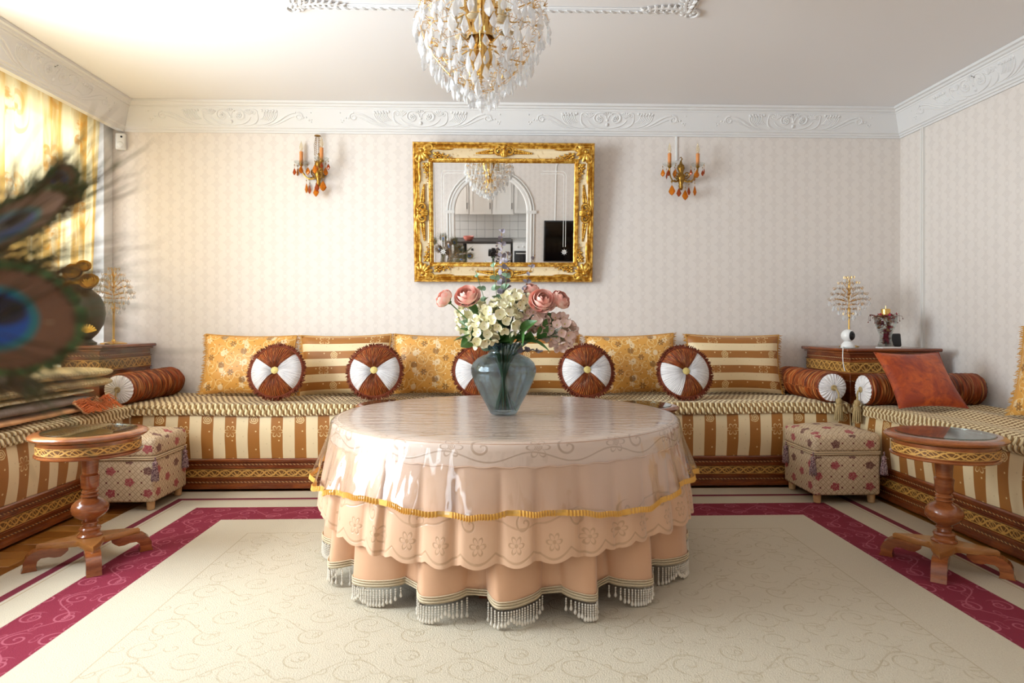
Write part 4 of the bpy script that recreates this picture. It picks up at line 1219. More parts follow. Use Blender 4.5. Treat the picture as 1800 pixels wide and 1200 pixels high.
def cloth_skirt():
    def fn(u, v):
        a = 2 * PI * u
        r, a2, z = skirt_pt(a, v)
        return (r * math.cos(a2), r * math.sin(a2), z)
    t = thing('tablecloth', 'peach satin floor-length tablecloth with beaded hem on the round table', 'tablecloth', (TX, TY, 0))
    m = MB().quadgrid(fn, N1, 14, cu=True, uvf=lambda u, v: (u * 4.7, v * 0.53))
    m.build('cloth_skirt', MAT['satin'], t, sharp=None)
    MB().lathe([(0.0005, TZ - 0.005), (TR + 0.010, TZ - 0.005), (TR + 0.012, TZ - 0.008)], 96, caps=False).build('cloth_top', MAT['satin'], t)
    # woven braid above the hem
    def fb(u, v):
        a = 2 * PI * u; r, a2, z = skirt_pt(a, 1.0)
        return ((r + 0.003) * math.cos(a2), (r + 0.003) * math.sin(a2), z + 0.004 + 0.020 * (0.5 - v))
    b = MB().quadgrid(fb, N1, 1, cu=True).add(MB().quadgrid(lambda u, v: fb(u, 1 - v), N1, 1, cu=True))
    for dz in (-0.004, 0.005, 0.013):
        pts = [tuple(Vector(fb(k / 460, 0.5)) * 1.0 + Vector((0, 0, dz))) for k in range(461)]
        b.tube(pts, 0.0022, 4, caps=False)
    b.build('hem_braid', MAT['braid'], t, sharp=None)
    m = MB(); n = 330
    bead = MB().sphere((0, 0, 0), 0.0033, 5, 4, (1, 1, 1.2)); drop = MB().lathe([(0.0004, 0.011), (0.0022, 0.005), (0.0058, -0.005), (0.0042, -0.010), (0.0004, -0.0125)][::-1], 6)
    for k in range(n):
        a = 2 * PI * k / n; r, a2, z = skirt_pt(a, 1.0)
        ph = (k % 13) / 13; ln = 2 + round(5 * (1 - abs(2 * ph - 1)))
        x, y = (r + 0.002) * math.cos(a2), (r + 0.002) * math.sin(a2); zz = z - 0.008
        for q in range(ln):
            zz -= 0.0078; m.add(bead, Matrix.Translation((x, y, zz)))
        zz -= 0.013
        zz = max(zz, 0.0275)
        m.add(drop, Matrix.Translation((x, y, zz)))
    m.build('bead_fringe', MAT['beads'], t, kind='stuff')
cloth_skirt()
F2 = folds(37, 8)
def over_pt(a, s):
    """gathered frill from the seam (s=0) to the scalloped hem (s=1)"""
    i, q, am = F2(a)
    sc = abs(math.sin(a * 0.76 / 0.118 * PI))            # scallops along the hem
    ln = 0.285 + 0.016 * sc + 0.020 * math.sin(3 * a + 1)
    z = 0.522 - s * ln
    lob = 0.8 * hump(q, SK[i]) ** 0.8 + 0.2 * (1 - (2 * q - 1) ** 8)
    g = min(1, 0.25 + s)
    r = env(z) + 0.004 + 0.032 * g * am * lob
    return r, a + 0.010 * g * math.cos(PI * q) * am, z
def cloth_over():
    t = thing('overlay_cloth', 'short embroidered satin overlay with scalloped frill above the peach cloth', 'tablecloth', (TX, TY, 0))
    MB().lathe([(0.0005, TZ - 0.0015), (TR, TZ - 0.0015), (TR + 0.010, TZ - 0.005), (TR + 0.018, TZ - 0.014), (TR + 0.021, TZ - 0.030), (TR + 0.026, 0.520)], 128, caps=False).build('overlay_top', MAT['lace_top'], t, sharp=None)
    def fn(u, v):
        a = 2 * PI * u; r, a2, z = over_pt(a, v); return (r * math.cos(a2), r * math.sin(a2), z)
    MB().quadgrid(fn, 900, 12, cu=True, uvf=lambda u, v: (u * 2 * PI * 0.76, 0.078 + v * 0.285)).build('frill', MAT['lace'], t, sharp=None)
    s = MB().tube([((TR + 0.029) * math.cos(2 * PI * k / 180), (TR + 0.029) * math.sin(2 * PI * k / 180), 0.521 + 0.003 * math.sin(k * 1.9)) for k in range(181)], 0.003, 5, caps=False)
    s.build('seam_piping', MAT['lace'], t)
cloth_over()
F3 = folds(26, 15)
def vin_pt(a, s):
    i, q, am = F3(a)
    z = TZ - 0.012 - s * (0.208 + 0.010 * math.sin(4 * a) + 0.012 * math.sin(7 * a + 2))
    lob = math.sin(PI * q) ** 0.8
    k = max(0, s - 0.25) / 0.75
    base = TR + 0.020 + 0.012 * min(1, s * 4) if z > 0.522 else env(z) + 0.006 + 0.028 * min(1, 0.25 + (0.522 - z) / 0.285)
    base = max(base, TR + 0.020 + 0.012 * min(1, s * 4)) + 0.005
    return base + 0.030 * k * am * lob + 0.008 * k, a + 0.03 * k * math.cos(PI * q) * am, z
def cloth_vinyl():
    t = thing('clear_table_cover', 'clear vinyl cover with gold ruffled edge over the round table', 'table cover', (TX, TY, 0))
    def top(u, v):
        a = 2 * PI * u; r = 0.0005 + (TR + 0.012) * v
        return (r * math.cos(a), r * math.sin(a), TZ + 0.0015 - 0.004 * max(0, v - 0.97) / 0.03)
    def fn(u, v):
        a = 2 * PI * u
        r, a2, z = vin_pt(a, v); return (r * math.cos(a2), r * math.sin(a2), z)
    m = MB().quadgrid(top, 640, 12, cu=True)
    b = len(m.v) - 640
    m2 = MB().quadgrid(fn, 640, 14, cu=True)
    o = len(m.v); m.add(m2)
    for i in range(640): m.f.append((b + i, b + (i + 1) % 640, o + (i + 1) % 640, o + i))
    m.build('vinyl_sheet', MAT['vinyl'], t, sharp=None)
    def rf(u, v):
        a = 2 * PI * u; r, a2, z = vin_pt(a, 1.0)
        k = u * 420
        return ((r + 0.004 * math.sin(2 * PI * k) * (0.4 + v)) * math.cos(a2), (r + 0.004 * math.sin(2 * PI * k) * (0.4 + v)) * math.sin(a2), z + 0.009 - 0.019 * v + 0.002 * math.sin(k * 0.7))
    MB().quadgrid(rf, 2100, 2, cu=True).build('gold_ruffle', MAT['gold_ribbon'], t, sharp=None)
cloth_vinyl()

# ------------------------------------------------------------------ vase and flowers
VX, VY, VZ = 0.044, 2.75, TZ + 0.003
def vase():
    outer = [(0.0005, 0.0), (0.050, 0.0), (0.056, 0.003), (0.062, 0.014), (0.080, 0.050), (0.105, 0.095), (0.126, 0.140), (0.137, 0.175), (0.138, 0.195), (0.130, 0.218), (0.110, 0.238), (0.085, 0.250), (0.068, 0.256), (0.065, 0.264), (0.068, 0.276), (0.082, 0.292), (0.104, 0.302)]
    inner = [(0.101, 0.3035), (0.079, 0.295), (0.063, 0.279), (0.060, 0.265), (0.062, 0.258), (0.082, 0.246), (0.107, 0.234), (0.126, 0.216), (0.133, 0.195), (0.132, 0.176), (0.121, 0.142), (0.100, 0.098), (0.075, 0.053), (0.055, 0.022), (0.0005, 0.016)]
    def fl(a, z):
        w = max(0, min(1, (z - 0.02) / 0.06)) * max(0, min(1, (0.25 - z) / 0.04))
        return 1 + 0.030 * w * (abs(math.cos(5 * a)) ** 0.5 - 0.7)
    m = MB().lathe(outer + inner, 80, rf=fl, caps=False)
    t = thing('glass_vase', 'smoky blue fluted glass vase on the round table', 'vase', (VX, VY, VZ))
    m.build('vase_body', MAT['vase'], t, sharp=None, fix=True)
vase()
MAT['stem'] = material('green_stem', '#5d7d4c', 0.5)
MAT['leaf'] = material('rose_leaf', rough=0.4, fn=lambda T: dict(color=T.mix(T.noise(30, 2), lin('#2f5a2c'), lin('#5c8a45'))))
MAT['euc'] = material('eucalyptus_leaf', rough=0.55, fn=lambda T: dict(color=T.mix(T.noise(35, 2), lin('#5e8468'), lin('#a9c2a4'))))
MAT['euc_grey'] = material('dusty_eucalyptus_leaf', rough=0.6, fn=lambda T: dict(color=T.mix(T.noise(35, 2), lin('#77707a'), lin('#9c95a0'))))
MAT['cream_petal'] = material('cream_petal', rough=0.5, fn=lambda T: dict(color=T.mix(T.noise(40, 2), lin('#eee7bb'), lin('#f7f2da'))), Subsurface_Weight=0.0)
MAT['blush_petal'] = material('blush_petal', rough=0.5, fn=lambda T: dict(color=T.mix(T.noise(40, 2), lin('#f0dcd2'), lin('#ddb9ab'))))
MAT['rose_petal'] = material('pink_petal', rough=0.5, fn=lambda T: dict(color=T.mix(T.step(T.noise(25, 2), 0.35, 0.65), lin('#f6b3a4'), lin('#fcd9ca'))))
MAT['floret_eye'] = material('floret_eye', '#cfc673', 0.6)
def leaf_mesh(name, L, Wd, mt, round_=False, curl=0.25):
    def fn(u, v):
        w = Wd * (math.sin(PI * min(1, v * 0.94 + 0.04)) ** (0.6 if round_ else 0.8)) * (1 if round_ else (1.15 - 0.6 * v))
        x = (2 * u - 1) * w; return (x, L * v, curl * L * (v * v) * -0.5 + abs(2 * u - 1) * w * 0.35)
    m = MB().quadgrid(fn, 6, 8); return m.mesh(name, mt, None)
LEAF = leaf_mesh('leaf', 0.085, 0.027, MAT['leaf']); EUC = leaf_mesh('leaf', 0.034, 0.018, MAT['euc'], True); EUCG = leaf_mesh('leaf', 0.034, 0.018, MAT['euc_grey'], True)
def orient(d, roll=0.0):
    """rotation taking local +y to d"""
    d = Vector(d).normalized(); q = Vector((0, 1, 0)).rotation_difference(d)
    return (q.to_matrix() @ Matrix.Rotation(roll, 3, 'Y')).to_euler()
def petal_mb(L, Wd, cup, tip=0.0):
    def fn(u, v):
        x = 2 * u - 1; w = Wd * (math.sin(PI * min(1, 0.08 + v * 0.80)) ** 0.6)
        return (x * w, L * v * (1 - 0.12 * x * x * v), cup * (1 - x * x) * -math.sin(PI * v) - tip * v * v * 0.0 + tip * v ** 3)
    return MB().quadgrid(fn, 5, 5)
def rose_bloom(s, opening):
    """bloom opening along +z; many cupped petals round a spiral"""
    m = MB(); rg = random.Random(int(s * 1e4) + int(opening * 10))
    for ring, (n, tilt, rad, L, w) in enumerate(((3, 84, 0.004, 0.034, 0.013), (4, 80, 0.009, 0.037, 0.018), (5, 72 - 4 * opening, 0.014, 0.038, 0.022), (5, 62 - 10 * opening, 0.016, 0.037, 0.025), (6, 50 - 20 * opening, 0.015, 0.036, 0.026))):
        for k in range(n):
            a = 2 * PI * (k + 0.5 * ring) / n + rg.uniform(-.1, .1)
            p = petal_mb(L, w, 0.012, -0.006 * opening * ring * 0.4)
            M = Matrix.Rotation(a, 4, 'Z') @ Matrix.Translation((0, rad * (0.35 if ring > 2 else 0.5), 0)) @ Matrix.Rotation(R(tilt), 4, 'X')
            m.add(p, Matrix.Scale(s, 4) @ M)
    return m
def calyx_mb(s):
    m = MB().lathe([(0.0005, -0.012 * s), (0.006 * s, -0.009 * s), (0.009 * s, 0.0), (0.006 * s, 0.004 * s)], 10)
    for k in range(5):
        p = petal_mb(0.026, 0.006, 0.002, 0); m.add(p, Matrix.Scale(s, 4) @ Matrix.Rotation(2 * PI * k / 5, 4, 'Z') @ Matrix.Translation((0, 0.006, -0.003)) @ Matrix.Rotation(R(25), 4, 'X'))
    return m
def stem_path(head, k=0.0):
    bx, by = head[0] * 0.16, head[1] * 0.16 - 0.0
    return bez((bx * -0.9 + 0.01 * math.sin(9 * k), 0.012 * math.cos(7 * k), 0.022), (bx * 0.3, by * 0.3, 0.20), (bx * 1.0, by * 1.0, 0.30), head, 14)
def rose(label, head, d, s, opening, k):
    t = thing('rose', label, 'flower', (VX, VY, VZ), group=None)
    MB().tube(stem_path(head, k), 0.0028, 6).build('stem', MAT['stem'], t)
    q = Vector((0, 0, 1)).rotation_difference(Vector(d).normalized()).to_euler()
    rose_bloom(s, opening).build('bloom', MAT['rose_petal'], t, head, q, sharp=None)
    calyx_mb(s).build('calyx', MAT['leaf'], t, head, q, sharp=None)
    pts = stem_path(head, k)
    for j in (9, 11):
        sg = 1 if j % 2 else -1
        link('leaf', LEAF, t, pts[j], orient((sg * 0.7, -0.5, 0.4)), scale=0.6)
rose('pink rose bud leaning furthest left in the bouquet', (-0.232, -0.05, 0.478), (-0.75, -0.35, 0.55), 1.3, 0.1, 1)
rose('open pink rose left of the bouquet centre', (-0.148, -0.06, 0.485), (-0.2, -0.75, 0.7), 1.5, 0.8, 2)
rose('small pink rose bud peeking out behind the right roses', (0.118, 0.03, 0.515), (0.1, -0.3, 0.9), 1.15, 0.1, 3)
rose('open pink rose on the right side of the bouquet', (0.158, -0.07, 0.470), (0.1, -0.85, 0.55), 1.5, 0.9, 4)
rose('pink rosebud furthest right in the bouquet', (0.225, -0.04, 0.470), (0.55, -0.45, 0.6), 1.4, 0.2, 5)
def floret_mesh(mt):
    m = MB()
    for k in range(4):
        p = petal_mb(0.023, 0.0115, 0.004, 0.005); m.add(p, Matrix.Rotation(PI / 2 * k, 4, 'Z') @ Matrix.Translation((0, 0.001, 0)) @ Matrix.Rotation(R(24), 4, 'X'))
    return m.mesh('floret', mt, None)
FLC, FLB = floret_mesh(MAT['cream_petal']), floret_mesh(MAT['blush_petal'])
EYE = MB().sphere((0, 0, 0.002), 0.0028, 6, 4).mesh('floret_eye', MAT['floret_eye'])
def hydrangea(label, head, rad, mesh, n, k, d=(0, -0.5, 0.8)):
    t = thing('hydrangea', label, 'flower', (VX, VY, VZ))
    base = Vector(head) - Vector(d).normalized() * rad * 0.7
    MB().tube(stem_path(tuple(base), k), 0.0035, 6).build('stem', MAT['stem'], t)
    D = Vector(d).normalized(); Q = Vector((0, 0, 1)).rotation_difference(D)
    rg = random.Random(k); st = MB()
    for i in range(n):
        z = 1 - (i + 0.5) / n * 1.35; a = i * 2.39996; rr_ = math.sqrt(max(0, 1 - z * z))
        nrm = Q @ Vector((rr_ * math.cos(a), rr_ * math.sin(a), z))
        p = Vector(head) + nrm * rad * rg.uniform(0.86, 1.05)
        e = Vector((0, 0, 1)).rotation_difference((nrm + Vector((rg.uniform(-.3, .3), rg.uniform(-.3, .3), rg.uniform(-.3, .3)))).normalized())
        fo = link('floret', mesh, t, p, (e.to_matrix() @ Matrix.Rotation(rg.uniform(0, 6), 3, 'Z')).to_euler(), scale=rg.uniform(1.0, 1.3))
        link('floret_eye', EYE, fo)
        st.tube([tuple(base), tuple(Vector(head) + nrm * rad * 0.5), tuple(p)], 0.0012, 3, caps=False)
    st.build('floret_stalks', MAT['stem'], t)
hydrangea('cream hydrangea head in the centre front of the bouquet', (-0.015, -0.075, 0.400), 0.075, FLC, 34, 11, (-.1, -.7, .7))
hydrangea('cream hydrangea head above centre, below the eucalyptus', (0.045, -0.03, 0.455), 0.065, FLC, 28, 12, (.1, -.4, .9))
hydrangea('cream hydrangea head low on the left over the vase rim', (-0.085, -0.09, 0.350), 0.058, FLC, 24, 13, (-.6, -.6, .3))
hydrangea('pale cream hydrangea head behind the left roses', (-0.130, 0.04, 0.410), 0.070, FLC, 26, 14, (-.6, .1, .6))
hydrangea('blush pink hydrangea head hanging on the right of the bouquet', (0.232, -0.02, 0.350), 0.068, FLB, 30, 15, (.7, -.5, .1))
hydrangea('small blush hydrangea cluster below the open right rose', (0.128, -0.05, 0.400), 0.045, FLB, 18, 16, (.2, -.8, .5))
def eucalyptus(label, head, mesh, n, k, start=5, sc=1.0, bend=(0, 0)):
    t = thing('eucalyptus_stem', label, 'foliage', (VX, VY, VZ))
    pts = [Vector(p) for p in stem_path(head, k)]
    MB().tube(pts, [0.0025 - 0.0012 * i / 14 for i in range(15)], 5).build('stem', MAT['stem'] if mesh is EUC else MAT['bronze'], t)
    rg = random.Random(k)
    for i in range(n):
        f = start + (14 - start) * (i + 0.5) / n; j = min(13, int(f)); p = pts[j].lerp(pts[j + 1], f - j)
        for sg in (0, PI):
            a = i * 1.35 + sg; s = sc * (1.15 - 0.6 * i / n)
            link('leaf', mesh, t, p, orient((math.cos(a), math.sin(a) * 0.6, 0.65 + rg.uniform(-.3, .3)), rg.uniform(0.5, 1.5) * (1 if i % 2 else -1)), scale=s)
    return t
eucalyptus('tall dusty grey eucalyptus spike rising in front of the mirror', (-0.008, 0.02, 0.790), EUCG, 26, 21, 7, 1.0)
eucalyptus('second dusty grey eucalyptus sprig close beside the tallest one', (0.020, 0.05, 0.700), EUCG, 18, 22, 7, 0.95)
eucalyptus('thin grey eucalyptus sprig right of the bouquet top', (0.135, 0.01, 0.680), EUCG, 11, 23, 9, 0.8)
eucalyptus('green silver dollar eucalyptus left of the tall grey spike', (-0.045, -0.04, 0.650), EUC, 7, 24, 9, 1.0)
eucalyptus('green eucalyptus sprig at the left top of the bouquet', (-0.120, -0.01, 0.610), EUC, 7, 25, 8, 0.9)
eucalyptus('short green eucalyptus sprig just behind the centre hydrangea', (0.010, -0.03, 0.610), EUC, 6, 26, 9, 1.05)
eucalyptus('long drooping eucalyptus sprig low on the left of the bouquet', (-0.185, -0.04, 0.390), EUC, 6, 27, 8, 1.25)
eucalyptus('small grey twig hanging below the right side of the bouquet', (0.165, -0.05, 0.262), EUCG, 5, 28, 10, 0.7)
def leaf_sprig(label, head, k, ds, sc=1.0):
    t = thing('leaf_sprig', label, 'foliage', (VX, VY, VZ))
    pts = stem_path(head, k)
    MB().tube(pts, 0.0022, 5).build('stem', MAT['stem'], t)
    for i, d in enumerate(ds): link('leaf', LEAF, t, pts[14 - i % 3], orient(d, 0.3 * i), scale=sc)
leaf_sprig('broad green rose leaves over the left rim of the vase', (-0.120, -0.08, 0.335), 31, [(-1, -.5, -.1), (-.8, -.4, .5), (.2, -.9, .2), (-.6, -.6, -.5)], 1.15)
leaf_sprig('broad green rose leaves in the middle above the vase rim', (0.065, -0.09, 0.350), 32, [(.6, -.6, .5), (-.4, -.8, -.3), (.9, -.4, -.1), (.2, -.8, -.6)], 1.15)
leaf_sprig('broad green rose leaves on the right above the vase rim', (0.145, -0.06, 0.320), 33, [(.9, -.3, .2), (.8, -.3, -.4), (.1, -.9, .4), (.4, -.3, .9)], 1.1)
leaf_sprig('green leaves between the left roses and the cream hydrangeas', (-0.110, -0.04, 0.430), 34, [(-.5, -.6, .5), (.4, -.7, .6), (-.9, -.1, .1)], 0.95)
leaf_sprig('green leaves behind the right roses', (0.180, -0.02, 0.420), 35, [(.3, -.6, -.6), (.8, .1, .5), (-.3, -.7, .5)], 0.9)
leaf_sprig('green filler leaves at the front of the vase mouth', (-0.02, -0.06, 0.318), 36, [(-.5, -.8, 0), (.5, -.8, .1), (0, -.9, .6), (-.9, -.2, .3), (.9, -.2, .3)], 1.0)
# ------------------------------------------------------------------ gilt wall mirror
def wall_mirror():
    w, h = 1.236, 0.945; TH = math.atan(128 / 1130)
    t = thing('wall_mirror', 'large gilt rococo mirror tilted forward on the back wall', 'mirror', (0.073, 4.478, 1.283), rot=(TH, 0, 0))
    # profile: (inset from outer edge, forward)
    prof = [(0.0, -0.002), (0.0, 0.022), (0.006, 0.034), (0.014, 0.036), (0.020, 0.030), (0.028, 0.030), (0.036, 0.040), (0.046, 0.040)]
    cove = [(0.046, 0.040), (0.060, 0.031), (0.080, 0.024), (0.098, 0.022), (0.106, 0.026)]
    inner = [(0.106, 0.026), (0.110, 0.034), (0.116, 0.034), (0.120, 0.028), (0.128, 0.030), (0.134, 0.024), (0.138, 0.010)]
    def sweep(pr):
        m = MB(); n = len(pr)
        for (sx, sz) in ((-1, 0), (1, 0), (1, 1), (-1, 1)):
            for (o, f) in pr:
                m.v.append((sx * (w / 2 - o), -f, (o if sz == 0 else h - o))); m.uv.append((o, f))
        for k in range(4):
            k2 = (k + 1) % 4
            for i in range(n - 1): m.f.append((k * n + i, k2 * n + i, k2 * n + i + 1, k * n + i + 1))
        return m
    sweep(prof).build('outer_frame', MAT['gold'], t, sharp=30, fix=True)
    sweep(cove).build('ivory_cove', MAT['ivory'], t, sharp=30, fix=True)
    sweep(inner).build('inner_frame', MAT['gold'], t, sharp=30, fix=True)
    MB().box(-w / 2 + 0.01, -0.006, 0.01, w / 2 - 0.01, 0.0, h - 0.01).build('backboard', MAT['wood_dark'], t)
    gx, gz0, gz1 = w / 2 - 0.134, 0.134, h - 0.134
    MB().box(-gx, -0.014, gz0, gx, -0.010, gz1).build('mirror_glass', MAT['mirror'], t)
    b = MB()
    for k in range(90): 
        x = -gx + 2 * gx * (k + .5) / 90
        for z in (0.118, h - 0.118): b.sphere((x, -0.033, z), 0.0055, 5, 4)
    for k in range(62):
        z = gz0 + (gz1 - gz0) * (k + .5) / 62
        for x in (-(w / 2 - 0.118), w / 2 - 0.118): b.sphere((x, -0.033, z), 0.0055, 5, 4)
    b.build('beading', MAT['gold'], t)
    r = MB()
    for k in range(110):
        x = -w / 2 + 0.12 + (w - 0.24) * k / 109
        for z in (0.026, h - 0.026): r.tube([(x - 0.006, -0.031, z - 0.005), (x, -0.036, z), (x + 0.006, -0.031, z + 0.005)], [0.002, 0.005, 0.002], 4)
    for k in range(80):
        z = 0.12 + (h - 0.24) * k / 79
        for x in (-(w / 2 - 0.026), w / 2 - 0.026): r.tube([(x - 0.005, -0.031, z - 0.006), (x, -0.036, z), (x + 0.005, -0.031, z + 0.006)], [0.002, 0.005, 0.002], 4)
    r.build('rope_edge', MAT['gold'], t)
    # corner shells
    def shell_mb():
        m = MB()
        for k in range(7):
            a = R(-38 + 28 * k)
            m.tube([(0, 0, 0), (0.028 * math.cos(a), 0.028 * math.sin(a), 0.016), (0.054 * math.cos(a), 0.054 * math.sin(a), 0.004)], [0.004, 0.012, 0.008], 6, flat=0.8, up=(0, 0, 1))
        m.sphere((0.0, 0.0, 0.012), 0.013, 8, 6)
        m.tube(spiral(-0.020, 0.045, 0.020, 0.005, R(-60), 1.3, 14, 0.006), taper(14, .005, .007, .004), 6)
        m.tube(spiral(0.045, -0.020, 0.020, 0.005, R(150), -1.3, 14, 0.006), taper(14, .005, .007, .004), 6)
        for ax in (0, 1):
            for k in range(11):
                d = 0.070 + 0.0095 * k; s = 0.010 - 0.0006 * k; off = 0.020 + 0.006 * math.sin(k * 2.2) + 0.0012 * k
                for q in (-1, 1):
                    p = (d, off + q * 0.008 * (1 - k / 12), 0.002) if ax == 0 else (off + q * 0.008 * (1 - k / 12), d, 0.002)
                    m.sphere(p, s * 0.8, 5, 4, (1.3, 1.0, 0.8))
            c = bez((0.05, -0.012, 0), (0.10, -0.020, 0.006), (0.14, -0.002, 0.004), (0.21, -0.018, 0), 14)
            if ax: c = [(q[1], q[0], q[2]) for q in c]
            m.tube(c, taper(14, .007, .008, .003), 6)
        return m.mesh('corner_shell', MAT['gold'], 60, True)
    me = shell_mb(); o = 0.062
    for sx, z in ((-1, o), (1, o), (1, h - o), (-1, h - o)):
        ob = link('corner_shell', me, t, (sx * (w / 2 - o), -0.032, z)); ob.rotation_euler = (R(90), 0, 0)
        ob.scale = (-sx * 1.22, 1.22 if z < h / 2 else -1.22, 1.1)
    def side_mb():
        m = MB()
        for s in (-1, 1):
            m.tube([(s * q[0], q[1], q[2]) for q in spiral(0.030, 0.004, 0.024, 0.006, R(-90), 1.3, 14, 0.008)], taper(14, .006, .009, .005), 6)
            m.tube([(s * q[0], q[1], q[2]) for q in bez((0.01, -0.02, 0), (0.06, -0.045, 0), (0.08, -0.018, 0), (0.16, -0.030, 0), 12)], taper(12, .007, .009, .003), 6)
            for k in range(10):
                d = 0.065 + 0.010 * k
                for q in (-1, 1): m.sphere((s * d, 0.004 + q * 0.008 * (1 - k / 11) + 0.0012 * k, 0.002), 0.009 - 0.0005 * k, 5, 4, (1.3, 1, 0.8))
            m.tube([(0, -0.01, 0.004), (s * 0.014, 0.016, 0.014), (s * 0.010, 0.034, 0.004)], [0.005, 0.010, 0.005], 6)
        m.tube([(0, -0.02, 0.004), (0, 0.012, 0.016), (0, 0.036, 0.004)], [0.006, 0.011, 0.005], 6); m.sphere((0, -0.018, 0.01), 0.012, 8, 6)
        return m.mesh('side_ornament', MAT['gold'], 60, True)
    sm = side_mb()
    for x, z, ang in ((0, 0.058, 0), (0, h - 0.058, 180), (-(w / 2 - 0.058), h / 2, -90), (w / 2 - 0.058, h / 2, 90)):
        ob = link('side_ornament', sm, t, (x, -0.032, z)); ob.rotation_euler = (R(90), R(-ang) if True else 0, 0)
        ob.rotation_euler = (Matrix.Rotation(R(-ang), 3, 'Y') @ Matrix.Rotation(R(90), 3, 'X')).to_euler(); ob.scale = (1.2, 1.2, 1.1)
    # etched double lines and star flowers on the glass
    for s in (-1, 1):
        for k, (xo, c) in enumerate(((0.058, 0.03), (0.074, 0.022))):
            x = gx - xo; top = gz1 - 0.055 - k * 0.017
            pts = [(s * x, -0.0145, gz0 + 0.11)] + [(s * (x - c + c * math.cos(R(15 * q))), -0.0145, top - c + c * math.sin(R(15 * q))) for q in range(7)] + [(s * (x - 0.16 + 0.0 * k), -0.0145, top)]
            MB().tube(pts, 0.0016, 4, flat=0.4, up=(0, 1, 0)).build('etched_line', MAT['etch'], t)
        st = MB()
        for k in range(8):
            a = 2 * PI * k / 8
            st.tube([(0.003 * math.cos(a), 0, 0.003 * math.sin(a)), (0.011 * math.cos(a), 0, 0.011 * math.sin(a)), (0.021 * math.cos(a), 0, 0.021 * math.sin(a))], [0.001, 0.0032, 0.0008], 4, flat=0.3, up=(0, 1, 0))
        st.build('etched_star', MAT['etch'], t, (s * (gx - 0.066), -0.0147, gz0 + 0.075))
wall_mirror()

# ------------------------------------------------------------------ crystal pieces
def drop_mesh(name, L, Wd, mt, n=6, flat=0.55):
    prof = [(0.0004, -L), (Wd * 0.55, -L * 0.86), (Wd, -L * 0.62), (Wd * 0.55, -L * 0.28), (0.0004, 0)]
    m = MB().lathe(prof, n); m.v = [(x, y * flat, z) for x, y, z in m.v]
    return m.mesh(name, mt, 10)
def bead_strand(m, p, q, n, r=0.0035):
    for k in range(n):
        t = (k + .5) / n; m.sphere(tuple(a + (b - a) * t for a, b in zip(p, q)), r, 5, 4)

